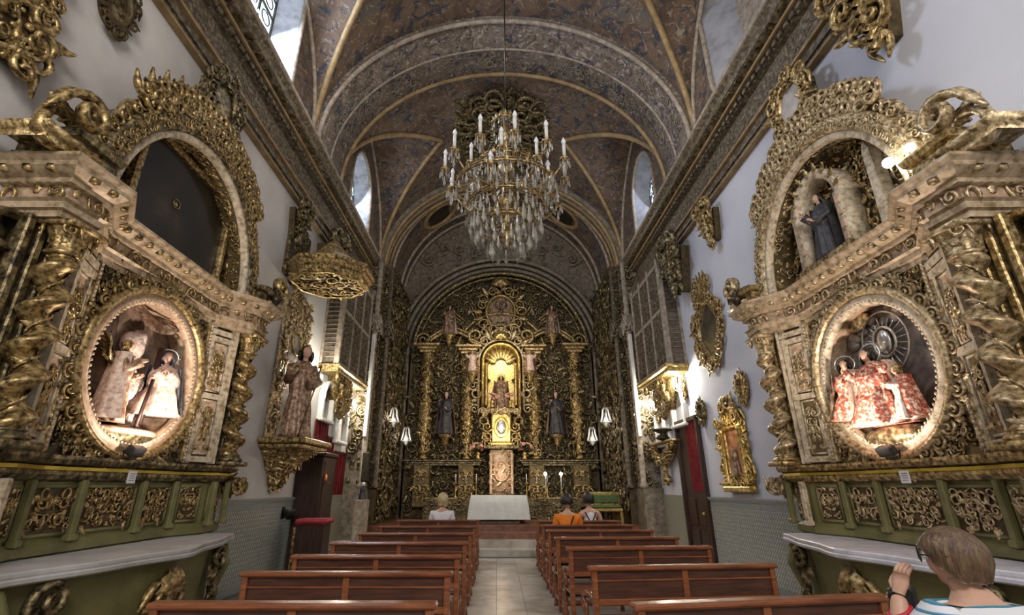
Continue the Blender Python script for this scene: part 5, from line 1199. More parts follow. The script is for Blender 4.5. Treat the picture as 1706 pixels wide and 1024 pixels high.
# hanging lanterns with white bell shaped rims
def lantern(x, y, z, lab):
    t = thing('sanctuary_lantern', lab, 'lantern', (x, y, z), 0, 'bell shaped sanctuary lanterns')
    m = MB()
    for sx in (-1, 1): m.tube([(sx * .03, -.02, .46), (sx * .09, -.02, .38), (sx * .11, -.02, .20), (sx * .17, -.02, .0)], .03, 6)
    m.tube([(.17 * cos(a), .17 * sin(a) - .02, 0) for a in np.arange(20) * 2 * pi / 20], .016, 5, closed=True); m.tube([(.0, -.19, .02), (0, -.12, .2), (0, -.09, .38), (0, -.02, .46)], .018, 5)
    obj('lantern_frame', m, 'white', t, True)
    obj('lantern_bowl', MB().lathe([(.01, -.16), (.05, -.12), (.10, -.03), (.11, .06), (.05, .16), (.03, .3)], 14), 'crystal', t, True)
    sx = 1 if x > 0 else -1
    obj('lantern_bracket', MB().tube([(0, 0, .46), (0, 0, .58), (sx * .15, .05, .66), (sx * (abs(XC + sx * 3.6 - x) + .03), .05, .60)], .014, 6), 'gold', t, True)
    obj('lantern_bulb', MB().ball((0, 0, .06), .03, 8, 6), 'bulb', t, True)
    light('POINT', 'lantern_light', (x, y - .25, z + .1), 5.0, NEUT, .08)
lantern(-3.28, 15.5, 3.50, 'upper nearer bell shaped silver lantern on the left side of the sanctuary'); lantern(-3.10, 16.9, 3.05, 'lower farther bell shaped silver lantern on the left side of the sanctuary')
lantern(3.45, 15.5, 3.50, 'upper nearer bell shaped silver lantern on the right side of the sanctuary'); lantern(3.25, 16.9, 3.05, 'lower farther bell shaped silver lantern on the right side of the sanctuary')
# gilded credence bench with green cushions at right
t = thing('credence_bench', 'low gilded bench with green cushions at the right edge of the sanctuary', 'bench', (3.1, 14.8, .6))
m = MB(); m.bbox(-.45, .45, -.2, .2, .34, .42, .02); m.bbox(-.45, .45, .14, .2, .42, .85, .02)
for x in (-.4, .4): m.bbox(x - .04, x + .04, -.18, .18, 0, .34, .01)
obj('bench_frame', m, 'gold_bright', t); obj('cushion', MB().bbox(-.42, .42, -.18, .12, .42, .50, .03), 'leaf', t); obj('back_cushion', MB().bbox(-.40, .40, .08, .14, .55, .78, .02), 'leaf', t)
# altar rail pieces each side of the altar, gilded
for sx, lb in ((-1, 'low gilded panel screen left of the altar'), (1, 'low gilded panel screen right of the altar')):
    t = thing('gilded_screen', lb, 'screen', (XC + sx * 1.75, 16.1, .6), pi, 'gilded screens')
    obj('panel', MB().bbox(-.7, .7, -.03, .03, 0, .62, .01), 'ground_olive', t); obj('top_rail', MB().bbox(-.74, .74, -.05, .05, .62, .68, .01), 'gold', t)
    m = MB(); fill(m, -.65, .65, .06, .6, .14, lambda u, v: ((u, .03, v), (1, 0, 0), (0, 0, 1), (0, 1, 0)), seed=3); obj('panel_carving', m, 'gold_dark', t, True)

# ================================================================== BENCHES
def make_bench(L, label):
    # origin: middle of the backrest on the floor; the seat is towards +Y, people face +Y; we look at its back
    t = thing('church_bench', label, 'bench', (0, 0, 0), 0, 'wooden benches of the nave'); h = L / 2
    m = MB(); m.bbox(-h - .03, h + .03, -.045, .065, .885, .925, .014); o = obj('top_rail', m, 'wood', t)
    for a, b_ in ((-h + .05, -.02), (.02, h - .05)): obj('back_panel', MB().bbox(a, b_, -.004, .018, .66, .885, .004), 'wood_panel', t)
    m = MB(); m.bbox(-.028, .028, -.018, .03, .63, .886, .005); obj('centre_stile', m, 'wood', t)
    m = MB(); m.bbox(-h + .02, h - .02, -.022, .032, .615, .665, .007); m.bbox(-h + .04, h - .04, -.016, .022, .80, .815, .003); obj('lower_rail', m, 'wood', t)
    obj('seat', MB().bbox(-h, h, .02, .42, .425, .455, .010), 'wood', t)
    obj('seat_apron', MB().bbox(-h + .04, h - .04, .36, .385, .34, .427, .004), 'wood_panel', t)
    for sx in (-1, 1):
        x = sx * (h - .02)
        m = MB(); m.bbox(x - .025, x + .025, -.03, .03, 0, .89, .007); obj('rear_leg', m, 'wood', t)
        m = MB(); pr = [(0, .035), (.06, .03), (.10, .02), (.16, .032), (.22, .022), (.30, .034), (.36, .022), (.42, .03)]
        m.lathe([(r_, z) for z, r_ in pr], 10, (x, .385, 0)); obj('front_leg', m, 'wood', t, True)
        m = MB(); m.tube([(x, .03, .62), (x, .15, .675), (x, .30, .665), (x, .40, .62), (x, .43, .55), (x, .39, .50), (x, .345, .53), (x, .365, .565)], [.02, .024, .024, .024, .024, .022, .018, .014], 8); m.tube([(x, .35, .45), (x, .30, .50), (x, .33, .56), (x, .39, .62)], .018, 7); obj('scrolled_arm', m, 'wood', t, True)
        m = MB(); m.bbox(x - .018, x + .018, 0, .38, .12, .16, .005); obj('side_stretcher', m, 'wood', t)
        m = MB(); m.tube([(x, -.02, .12), (x, -.16, .09), (x, -.27, .14)], .018, 7); m.bbox(x - .02, x + .02, -.30, -.26, 0, .14, .005); obj('kneeler_bracket', m, 'wood', t, True)
    obj('kneeler', MB().bbox(-h + .03, h - .03, -.36, -.20, .14, .175, .008), 'wood', t)
    m = MB(); m.bbox(-.025, .025, -.02, .02, 0, .62, .005); m.bbox(-.025, .025, .34, .38, 0, .43, .005); obj('middle_leg', m, 'wood', t)
    return t
left = [(3.45, 0), (4.60, 0), (5.66, 0), (6.92, 0), (8.25, 0), (9.65, 0), (11.35, 0)]
right = [(3.55, 9), (4.98, 6), (6.42, 5), (7.6, 2), (8.8, 1), (9.96, 1), (11.15, 0)]
ordn = ('nearest to us', 'second from us', 'third from us', 'fourth from us', 'fifth from us', 'sixth from us', 'farthest, next to the sanctuary')
b0 = make_bench(1.74, 'red-brown bench left of the aisle, ' + ordn[0]); b0.location = (-1.27, left[0][0], 0)
for k, (y, a) in enumerate(left[1:], 1):
    b = copy_tree(b0); b.location = (-1.27, y, 0); b['label'] = 'red-brown bench left of the aisle, ' + ordn[k]
for k, (y, a) in enumerate(right):
    b = copy_tree(b0); b.location = (1.72, y, 0); b.rotation_euler = (0, 0, R(a)); b['label'] = ('red-brown bench right of the aisle, ' + ordn[k]) + (' and turned askew' if a > 5 else '')

# ================================================================== PEOPLE
def skin_body(name, joints, edges, radii, m, parent, sub=2):
    me = bpy.data.meshes.new(name); me.from_pydata([tuple(j) for j in joints], edges, []); o = bpy.data.objects.new(name, me); C.objects.link(o)
    s = o.modifiers.new('skin', 'SKIN'); sb = o.modifiers.new('sub', 'SUBSURF'); sb.levels = sub; sb.render_levels = sub
    for k, r_ in enumerate(radii):
        v = me.skin_vertices[0].data[k]; v.radius = (r_, r_) if not isinstance(r_, tuple) else r_; v.use_root = (k == 0)
    dg = bpy.context.evaluated_depsgraph_get(); ev = o.evaluated_get(dg); nm = bpy.data.meshes.new_from_object(ev)
    bpy.data.objects.remove(o); nm.shade_smooth(); nm.name = name
    if m: nm.materials.clear(); nm.materials.append(M[m])
    if parent is None: return nm
    return obj(name, nm, None, parent)
def join_mesh(me, mb, m=None):
    """append accumulator geometry to an existing mesh, keeping one object"""
    V = np.empty(len(me.vertices) * 3); me.vertices.foreach_get('co', V); V = V.reshape(-1, 3)
    a = MB(); q = [tuple(p.vertices) for p in me.polygons]
    a.add(V, [f for f in q if len(f) == 4], [f for f in q if len(f) == 3]); V2, Q2, T2 = mb.tpl(); a.add(V2, Q2, T2); return a
def hair_cap(c, r, long=0.0, seed=0, n=40, rings=22, face=0.0, tilt=0.0, messy=.05):
    """cap of hair with strand ridges; open towards the face (+Y)"""
    r_ = random.Random(seed); P = []; ph = r_.uniform(0, 6)
    for k in range(rings + 1):
        t = k / rings; row = []
        for q in np.arange(n) * 2 * pi / n:
            front = max(0, sin(q)); amax = (2.05 + long) - 1.15 * front ** 1.5
            th = t * amax; rad = r * (1.0 + messy * sin(9 * q + ph + 3 * t) * t + .5 * messy * sin(17 * q + 2 * ph) * t)
            drop = max(0, th - 1.75)
            x = rad * .92 * sin(min(th, 1.75)) * cos(q); y = rad * 1.08 * sin(min(th, 1.75)) * sin(q); z = rad * 1.1 * cos(min(th, 1.75)) - drop * r * 1.0
            sh_ = 1 - .30 * drop; row.append((x * sh_, y * sh_ - .02 * r, z))
        P.append(row)
    mb = MB(); mb.grid(P, closed_v=True)
    P2 = [[(x * .93, y * .93, z * .97) for x, y, z in row] for row in P]; mb.grid(P2, closed_v=True, flip=True); e = rings * n
    rim = [(e + k, e + (k + 1) % n, (rings + 1) * n + e + (k + 1) % n, (rings + 1) * n + e + k) for k in range(n)]; mb.q.append(np.array(rim))
    mb.xf(Matrix.Translation(c) @ Matrix.Rotation(face, 4, 'Z') @ Matrix.Rotation(tilt, 4, 'X')); return mb

# foreground visitor: standing with her back to us, head turned to the left, one hand raised to her face with a camera
t = thing('person', 'short haired person in a striped top with a red bracelet, in the lower right corner', 'person', (1.735, 2.0, .015), 0)
t.scale = (.97, .97, .97)
hc = Vector((-.015, .03, 1.365)); yaw = .95
J = [(0, 0, .86), (0, .0, 1.00), (0, -.01, 1.12), (0, -.01, 1.185), (0, .01, 1.235), (0, .02, 1.29),                      # pelvis spine neck head base
     (-.15, -.005, 1.165), (-.24, .10, .985), (-.20, .15, 1.09), (-.155, .175, 1.225),                                   # left arm raised
     (.15, -.005, 1.165), (.22, .02, .93), (.10, .22, 1.06), (-.03, .26, 1.16),                                           # right arm, holding the camera
     (-.09, 0, .78), (-.10, .02, .45), (-.10, 0, .08), (-.10, .12, .035), (.09, 0, .78), (.10, .02, .45), (.10, 0, .08), (.10, .12, .035)]
Ed = [(0, 1), (1, 2), (2, 3), (3, 4), (4, 5), (3, 6), (6, 7), (7, 8), (8, 9), (3, 10), (10, 11), (11, 12), (12, 13), (0, 14), (14, 15), (15, 16), (16, 17), (0, 18), (18, 19), (19, 20), (20, 21)]
Rd = [.14, .125, .13, .085, .056, .058, .062, .045, .042, .028, .062, .045, .040, .028, .095, .062, .042, .032, .095, .062, .042, .032]
bm_ = skin_body('body', J, Ed, Rd, 'skin', None)
hd = MB(); head_mesh(hd, tuple(hc), .084, yaw, -.12)
hd.tube([(0, .015, 1.22), (hc.x * .6, hc.y * .6, 1.28), (hc.x, hc.y, 1.33)], [.052, .05, .055], 12)
hand_mesh(hd, (-.155, .175, 1.225), (.40, .0, .90), (-.75, -.3, .5), .85, .45, 1); hand_mesh(hd, (-.03, .26, 1.16), (-.75, .1, .5), (.3, .9, .3), .85, .6, -1)
jb = join_mesh(bm_, hd); body = obj('body', jb, 'skin', t, True)
obj('hair', hair_cap(hc + Vector((.0, -.005, .012)), .100, .32, 3, face=yaw, messy=.05), 'hair_brown', t, True)
gl = MB(); fy = Matrix.Translation(hc) @ Matrix.Rotation(yaw, 4, 'Z')
for sx in (-1, 1):
    gl.tube([tuple(fy @ Vector((sx * .04 + .028 * cos(a), .10, .015 + .022 * sin(a)))) for a in np.arange(14) * 2 * pi / 14], .003, 5, closed=True); gl.tube([tuple(fy @ Vector((sx * .068, .098, .02))), tuple(fy @ Vector((sx * .09, .02, .02)))], .003, 5)
obj('glasses', gl, 'black', t, True)
ey = MB()
for sx in (-1, 1): ey.ball(tuple(fy @ Vector((sx * .036, .082, .015))), .013, 8, 6)
obj('eyes', ey, 'white', t, True)
Js = [(0, 0, .84), (0, 0, 1.0), (0, -.01, 1.11), (0, -.015, 1.165), (0, -.015, 1.196), (-.155, -.005, 1.165), (-.215, .045, 1.09), (-.245, .07, 1.035), (.155, -.005, 1.165), (.20, .01, 1.06), (.212, .015, .99)]
obj('striped_top', skin_body('striped_top', Js, [(0, 1), (1, 2), (2, 3), (3, 4), (3, 5), (5, 6), (6, 7), (3, 8), (8, 9), (9, 10)], [.165, .148, .152, .125, .088, .086, .075, .072, .086, .075, .072], 'stripes', None), None, t)
Jt = [(0, 0, .88), (0, 0, .80), (-.09, 0, .76), (-.10, .02, .45), (-.10, 0, .09), (.09, 0, .76), (.10, .02, .45), (.10, 0, .09)]
obj('trousers', skin_body('trousers', Jt, [(0, 1), (1, 2), (2, 3), (3, 4), (1, 5), (5, 6), (6, 7)], [.158, .155, .115, .082, .065, .115, .082, .065], 'denim', None), None, t)
for sx in (-1, 1): obj('shoe', MB().bbox(sx * .10 - .045, sx * .10 + .045, -.07, .19, 0, .075, .025), 'black', t)
obj('bracelet', MB().tube([(-.176 + .040 * cos(a), .163 + .034 * sin(a) , 1.165 + .018 * cos(a)) for a in np.arange(20) * 2 * pi / 20], .009, 6, closed=True), 'redband', t, True)
cmr = thing('camera', 'black compact camera held at the face of the person in the striped top', 'camera', (1.735 - .085, 2.0 + .205, 1.185), .8)
obj('camera_body', MB().bbox(-.06, .06, -.02, .022, -.035, .035, .008), 'black', cmr); 
m = MB(); m.lathe([(.026, 0), (.028, .03), (.024, .045)], 16); m.xf(Matrix.Translation((0, .02, 0)) @ Matrix.Rotation(-pi / 2, 4, 'X')); obj('lens', m, 'black', cmr, True)
obj('shutter_button', MB().lathe([(.007, .035), (.007, .041)], 8, (.04, 0, 0)), 'silver', cmr, True)

def seated(label, x, y, seat, top, topm, hairm, s=1.0, hairlong=.1, sleeves=True, straps=None, strapm='black'):
    t = thing('person', label, 'person', (x, y, 0), 0, None); z = seat + .09 * s
    J = [(0, 0, z), (0, .0, z + .22 * s), (0, .02, z + .42 * s), (0, .03, z + .50 * s), (0, .04, z + .56 * s), (-.17 * s, .02, z + .41 * s), (-.22 * s, .03, z + .14 * s), (-.13 * s, .24 * s, z + .08 * s), (.17 * s, .02, z + .41 * s), (.22 * s, .03, z + .14 * s), (.13 * s, .24 * s, z + .08 * s),
         (-.10 * s, .10 * s, z - .02), (-.11 * s, .44 * s, z), (-.11 * s, .46 * s, .09), (-.11 * s, .58 * s, .04), (.10 * s, .10 * s, z - .02), (.11 * s, .44 * s, z), (.11 * s, .46 * s, .09), (.11 * s, .58 * s, .04)]
    E2 = [(0, 1), (1, 2), (2, 3), (3, 4), (2, 5), (5, 6), (6, 7), (2, 8), (8, 9), (9, 10), (0, 11), (11, 12), (12, 13), (13, 14), (0, 15), (15, 16), (16, 17), (17, 18)]
    Rr_ = [.13, .115, .11, .05, .05, .055, .042, .028, .055, .042, .028, .085, .06, .045, .035, .085, .06, .045, .035]
    bm_ = skin_body('body', J, E2, [r_ * s for r_ in Rr_], 'skin', None, 1)
    hd = MB(); hc = (0, .045 * s, z + .655 * s); head_mesh(hd, hc, .095 * s, 0, -.05)
    for sd in (-1, 1): hand_mesh(hd, (sd * .13 * s, .24 * s, z + .08 * s), (-sd * .5, .8, -.1), (0, 0, 1), s * .9, .3, sd)
    obj('body', join_mesh(bm_, hd), 'skin', t, True)
    obj('hair', hair_cap(Vector(hc) + Vector((0, -.008, .012)), .115 * s, hairlong, 5), hairm, t, True)
    Js = [(0, 0, z - .02), (0, 0, z + .22 * s), (0, .02, z + .40 * s), (0, .025, z + .465 * s)]; Ee = [(0, 1), (1, 2), (2, 3)]; rr = [.150, .132, .13, .075]
    if sleeves: Js += [(-.175 * s, .02, z + .41 * s), (-.205 * s, .025, z + .25 * s), (.175 * s, .02, z + .41 * s), (.205 * s, .025, z + .25 * s)]; Ee += [(2, 4), (4, 5), (2, 6), (6, 7)]; rr += [.078, .066, .078, .066]
    obj(top, skin_body(top, Js, Ee, [r_ * s for r_ in rr], topm, None, 1), None, t)
    Jt = [(0, 0, z - .03), (-.10 * s, .10 * s, z - .02), (-.11 * s, .44 * s, z), (-.11 * s, .46 * s, .12), (.10 * s, .10 * s, z - .02), (.11 * s, .44 * s, z), (.11 * s, .46 * s, .12)]
    obj('trousers', skin_body('trousers', Jt, [(0, 1), (1, 2), (2, 3), (0, 4), (4, 5), (5, 6)], [r_ * s for r_ in (.145, .10, .078, .06, .10, .078, .06)], 'denim', None, 1), None, t)
    if straps:
        for a, b_ in straps: obj('bag_strap', MB().tube([(a * s, -.135 * s, z + .02), ((a + b_) / 2 * s, -.148 * s, z + .24 * s), (b_ * s, -.09 * s, z + .44 * s)], .013 * s, 6), strapm, t, True)
    return t
seated('black haired person in an orange shirt with a diagonal bag strap, seated', 1.38, 10.20, .455, 'shirt', 'orange', 'hair_black', 1.16, .0, True, [(-.10, .09)])
seated('person in a white top crossed by black straps, on the farthest right bench', 2.02, 11.36, .455, 'tank_top', 'cotton', 'hair_black', 1.18, .25, False, [(-.10, .10), (.10, -.10)])
seated('blond person in a white top seated on the farthest left bench', -1.22, 11.58, .455, 'blouse', 'cotton', 'hair_blond', 1.16, .45, True)

# ================================================================== CHANDELIER
def chandelier():
    t = thing('crystal_chandelier', 'large crystal chandelier with white candle bulbs hanging over the aisle', 'chandelier', (XC - .02, 6.0, 5.92)); t.scale = (1, 1, .9)
    top = (11.9 - 5.92) / .9
    obj('hanging_rod', MB().tube([(0, 0, 1.35), (0, 0, 3.4), (0, 0, top)], .012, 6), 'iron', t, True)
    obj('ceiling_rose', MB().lathe([(.02, -.22), (.08, -.16), (.18, -.04), (.2, .02)], 16, (0, 0, top)), 'gold_dark', t, True)
    obj('stem', MB().lathe([(.03, -1.35), (.09, -1.25), (.12, -1.12), (.05, -1.0), (.04, -.8), (.14, -.62), (.17, -.5), (.06, -.35), (.05, -.1), (.12, .05), (.13, .15), (.05, .28), (.04, .6), (.10, .75), (.11, .85), (.04, .98), (.03, 1.35)], 14), 'gold', t, True)
    # rings
    for r_, z in ((.20, 1.05), (.46, .10), (.74, -.30), (.56, -.62), (.42, -.97)):
        rings = MB(); rings.tube([(r_ * cos(a), r_ * sin(a), z) for a in np.arange(40) * 2 * pi / 40], .018, 6, closed=True); rings.tube([(r_ * cos(a), r_ * sin(a), z + .05) for a in np.arange(40) * 2 * pi / 40], .010, 5, closed=True)
        cv = Carve(rings)
        for k in range(16):
            a = k * 2 * pi / 16; cv.put('l', (r_ * cos(a), r_ * sin(a), z), (-sin(a), cos(a), 0), (0, 0, 1), (cos(a), sin(a), 0), 0, .09)
        cv.done(); obj('tier_ring', rings, 'gold', t, True)
    # crystal template: elongated drop
    drop = MB(); drop.lathe([(.001, -.5), (.09, -.34), (.11, -.22), (.06, .1), (.03, .42), (.001, .5)], 5); DT = drop.tpl()
    bead = MB(); bead.lathe([(.001, -.5), (.5, 0), (.001, .5)], 5); BT = bead.tpl(); DL = []; BL = []
    def dm(p, s_): Mx = np.eye(4) * s_; Mx[3, 3] = 1; Mx[:3, 3] = p; return Mx
    r_ = random.Random(6)
    for rad, z, n, ln in ((.20, 1.04, 18, .13), (.14, .80, 12, .16), (.46, .08, 40, .20), (.44, -.10, 34, .22), (.74, -.32, 54, .17), (.60, -.42, 40, .22), (.52, -.64, 44, .21), (.50, -.82, 40, .26), (.42, -1.0, 36, .26), (.34, -1.1, 26, .26), (.22, -1.22, 18, .28)):
        for k in range(int(n * .7)):
            a = k * 2 * pi / int(n * .7) + r_.uniform(-.03, .03); l_ = ln * r_.uniform(.6, 1.35); DL.append(dm((rad * cos(a), rad * sin(a), z - l_ / 2), l_))
    # strings of beads between the rings
    for ra, za, rb, zb, n in ((.08, 1.3, .20, 1.05, 8), (.20, 1.02, .46, .12, 10), (.46, .06, .74, -.30, 20), (.74, -.34, .42, -.97, 20), (.42, -.98, .10, -1.38, 14)):
        for k in range(n):
            a = k * 2 * pi / n
            for q in np.linspace(0, 1, 16):
                rr_ = ra + (rb - ra) * q - .07 * sin(pi * q); BL.append(dm((rr_ * cos(a), rr_ * sin(a), za + (zb - za) * q - .05 * sin(pi * q)), .028))
    # arms
    def arm(rad, z0, zt, big):
        m = MB(); q = np.linspace(0, 1, 14); pts = [(.12 + (rad - .12) * u, 0, z0 - .20 * sin(pi * u * .95) + (zt - z0) * u ** 2.2) for u in q]; m.tube(pts, .016 if big else .012, 6)
        m.lathe([(.015, -.04), (.06, 0), (.07, .02), (.03, .03), (.028, .05)], 12, (rad, 0, zt)); return m.mesh('curved_arm')
    def cndl(h): return MB().lathe([(.024, 0), (.024, h), (.012, h + .005)], 8).mesh('candle')
    def blb(h): return MB().lathe([(.014, h), (.032, h + .03), (.034, h + .055), (.02, h + .10), (.002, h + .14)], 8).mesh('flame_bulb')
    for n, rad, z0, zt, ph, ch in ((12, .90, -.22, .02, .12, .25), (6, .55, -.05, .06, .4, .25), (6, .80, -.62, -.42, .25, .08)):
        am = arm(rad, z0, zt, n == 12); am.materials.append(M['gold']); cm = cndl(ch); cm.materials.append(M['wax']); bl = blb(ch); bl.materials.append(M['bulb_dim'])
        for k in range(n):
            a = ph + k * 2 * pi / n
            o = obj('curved_arm', am, None, t); o.rotation_euler = (0, 0, a)
            c = obj('candle', cm, None, t, loc=(rad * cos(a), rad * sin(a), zt + .04)); b_ = obj('flame_bulb', bl, None, c)
            for q in range(6):
                aa = q * pi / 3; DL.append(dm((rad * cos(a) + .065 * cos(aa), rad * sin(a) + .065 * sin(aa), zt - .09), .15))
            DL.append(dm((rad * cos(a), rad * sin(a), zt - .20), .20))
    m = MB(); m.inst(DT, DL); stuff(obj('crystal_drops', m, 'crystal', t)); m = MB(); m.inst(BT, BL); stuff(obj('bead_strings', m, 'crystal', t))
chandelier()

# ================================================================== NAVE WALLS
def wall_frame(side, y, z, kind, lab, cat, name, w_, h_, center='canvas', m='gold', seed=1, d=.0, grp=None):
    """carved frame hung flat on a side wall; local x along the wall, y out"""
    X = XR if side > 0 else XL; t = thing(name, lab, cat, (X - side * d, y, z), pi / 2 * side, grp)
    mb = MB(); cv = Carve(mb); n = max(14, int((w_ + h_) * 11)); s_ = min(min(w_, h_) * .2, .17); n = max(14, int((w_ + h_) * 3.2 / s_ / 2.2))
    def pt(a, k):
        c, sn = cos(a), sin(a)
        if kind == 'oval': return k * w_ / 2 * c, k * h_ / 2 * sn
        if kind == 'hex':
            f = 1 / max(abs(c) ** 1, abs(sn), (abs(c) + abs(sn)) * .80); return k * w_ / 2 * c * f, k * h_ / 2 * sn * f
        f = 1 / max(abs(c), abs(sn)); return k * w_ / 2 * c * f, k * h_ / 2 * sn * f
    A = np.arange(72) * 2 * pi / 72
    mb.grid([[(*pt(a, k)[:1], yy, pt(a, k)[1]) for k, yy in ((.56, .02), (.58, .07), (.66, .09), (.72, .06), (.80, .07), (.86, .03), (.84, 0))] for a in A], closed_u=True)
    for k in range(n):
        a = k * 2 * pi / n
        for q, kk in ((0, .78), (1, .90)):
            x, zz = pt(a + q * pi / n, kk); cv.put('slcsm'[(k + q) % 5], (x, .05, zz), (-sin(a), 0, cos(a)), (cos(a), 0, sin(a)), (0, 1, 0), k, s_ * (1.25 if q else 1), 1 if k % 2 else -1, 1.2)
    cv.done(); obj('carved_frame', mb, m, t, True)
    pn = MB(); pn.add([(0, .03, 0)] + [(pt(a, .58)[0], .03, pt(a, .58)[1]) for a in A], None, [(0, 1 + k, 1 + (k + 1) % 72) for k in range(72)]); pn.t[-1] = pn.t[-1][:, ::-1]; obj('inner_panel', pn, center, t)
    return t
M['mirror'] = noisy('tarnished_mirror', [(0.3, (0.10, 0.10, 0.09)), (0.7, (0.30, 0.30, 0.27))], 3, 3, 0.12, 0.8, 0.0)
M['pale_silk'] = noisy('pale_silk', [(0.3, (0.42, 0.37, 0.34)), (0.7, (0.66, 0.60, 0.56))], 6, 3, 0.5, 0.1, 0.1)
M['amber'] = noisy('amber_lit_picture', [(0.3, (0.12, 0.05, 0.02)), (0.5, (0.50, 0.22, 0.09)), (0.7, (0.85, 0.50, 0.28))], 5, 4, 0.4, 0.2, 0.1)
t = wall_frame(1, 9.65, 4.72, 'hex', 'tall gilded openwork frame with a dark mirror, high on the right wall', 'mirror', 'wall_mirror', 1.5, 1.9, 'mirror', 'gold', 2)
m = MB(); cv = Carve(m)
for k in range(12): cv.put('slc'[k % 3], (-.35 + .14 * (k % 6), .06, .82 + .16 * (k // 6)), ang=k, size=.2)
for k in range(5): cv.put('l', (-.2 + .10 * k, .08, .98), ang=(.5 - .25 * k), size=.26)
cv.done(); obj('frame_crest', m, 'gold', t, True)
wall_frame(1, 8.7, 3.28, 'oval', 'small gilded oval relief alone on the right wall beside the altarpiece column', 'plaque', 'oval_plaque', .44, .62, 'gold', 'gold', 3, grp='small oval plaques')
wall_frame(1, 10.6, 3.12, 'oval', 'small gilded oval relief left of the amber shrine near the curtained door', 'plaque', 'oval_plaque', .42, .58, 'gold_dark', 'gold_dark', 4, grp='small oval plaques')
t = wall_frame(1, 9.35, 2.22, 'rect', 'gilded frame shrine with an amber picture on the right wall above the tiled dado', 'shrine', 'wall_shrine', 1.15, 1.35, 'amber', 'gold_bright', 5)
m = MB(); m.prism([(-.42, .55), (.42, .55), (.16, .95), (0, 1.05), (-.16, .95)], .0, .06); cv = Carve(m)
for k in range(9): cv.put('slh'[k % 3], (-.32 + .08 * k, .07, .62 + .38 * (1 - abs(k - 4) / 4)), ang=k, size=.26)
cv.done(); obj('shrine_crest', m, 'gold', t, True)
m = MB(); m.bbox(-.52, .52, 0, .16, -.72, -.62, .02); obj('shrine_shelf', m, 'gold_bright', t)
obj('shrine_figure', robe_mesh(.5, .12, .05, 7, 3).xf(Matrix.Translation((0, .08, -.45))), 'robe_brown', t, True)
for sx in (-1, 1): obj('shrine_column', MB().lathe([(.05, -.6), (.035, -.55), (.04, .35), (.06, .42)], 10, (sx * .36, .09, 0)), 'gold_bright', t, True)
light('POINT', 'shrine_picture_light', (XR - .3, 9.35, 2.75), 3, (1, .7, .4), .04)
# cartouches over the side altars and their neighbours under the cornice
for sd, X, lab, c in ((1, XR, 'pale oval cartouche in a spiky gilded frame above the right altarpiece', 'pale_silk'), (-1, XL, 'dark oval cartouche in a carved frame above the left altarpiece', 'gold_dark')):
    wall_frame(sd, 5.42, 6.72, 'oval', lab, 'cartouche', 'carved_cartouche', .86, 1.02, c, 'gold' if sd > 0 else 'gold_dark', 6, d=.26, grp='cartouches over the side altars')
    tt = bpy.data.objects['carved_cartouche' if sd > 0 else 'carved_cartouche.001']; obj('bracket_back', MB().bbox(-.2, .2, -.26, .0, -.3, .35, .02), 'gold_dark', tt)
wall_frame(-1, 3.78, 6.55, 'oval', 'small dark oval plaque high on the left wall near the top edge', 'plaque', 'oval_plaque', .50, .78, 'gold_dark', 'ground_dark', 7, grp='small oval plaques')
t = thing('framed_painting', 'huge carved gilded picture frame with a dark canvas in the top left corner', 'painting', (XL, 2.15, 6.0), -pi / 2)
m = MB(); m.bbox(-1.05, 1.05, 0, .08, -1.05, 1.05, .03); obj('frame_board', m, 'ground_dark', t); obj('dark_canvas', MB().bx(-.66, .66, .08, .10, -.68, .68), 'canvas', t)
m = MB(); fill(m, -1.08, 1.08, -1.08, 1.08, .10, lambda u, v: ((u, .09, v), (1, 0, 0), (0, 0, 1), (0, 1, 0)), lambda u, v: max(abs(u), abs(v)) > .72, seed=77, big=1.5, depth=1.4); obj('frame_carving', m, 'gold', t, True)
m = MB()
for a_, b_ in (((-.7, -.72), (.7, -.72)), ((.7, -.72), (.7, .72)), ((.7, .72), (-.7, .72)), ((-.7, .72), (-.7, -.72))): m.tube([(a_[0], .11, a_[1]), (b_[0], .11, b_[1])], .035, 7)
obj('inner_moulding', m, 'gold', t, True)
m = MB(); cv = Carve(m)
for sx in (-1, 1):
    for k in range(7): cv.put('slcsslc'[k], (sx * (1.0 + .05 * (k % 3)), .08, -1.05 + .09 * k), (sx, 0, 0), (0, 0, 1), (0, 1, 0), k, .24, 1, 1.5)
cv.done(); obj('corner_foliage', m, 'gold', t, True)
def corbel(side, y, z, lab, s_=1.0, mt='gold', d=.0, L=7, grp='carved corbels under the cornices'):
    X = XR if side > 0 else XL; t = thing('carved_corbel', lab, 'corbel', (X, y, z), pi / 2 * side, grp)
    m = MB(); m.prism([(-.19 * s_, .16 * s_), (-.15 * s_, -.05), (-.05, -.5 * s_), (.05, -.5 * s_), (.15 * s_, -.05), (.19 * s_, .16 * s_)], 0, .12 * s_); obj('corbel_core', m, 'ground_dark', t)
    m = MB(); cv = Carve(m)
    for k in range(L): 
        f = k / (L - 1); wd = .26 * s_ * (1 - f)
        for q in (-1, 1): cv.put('sl'[k % 2], (q * wd * .8, .16 * s_ + .06 * (1 - f), .25 * s_ - f * .8 * s_), (q, 0, 0), (0, 0, 1), (0, 1, 0), pi + .4 * k, .30 * s_ * (1 - .4 * f), 1, 1.6)
        cv.put('l', (0, .20 * s_, .3 * s_ - f * .7 * s_), ang=pi, size=.36 * s_ * (1 - .4 * f), depth=1.5)
    cv.put('h', (0, .24 * s_, .2 * s_), size=.4 * s_, depth=1.4); cv.done(); obj('corbel_foliage', m, mt, t, True); return t
corbel(1, 3.98, 6.95, 'carved corbel under the right cornice at the top right corner', 1.35)
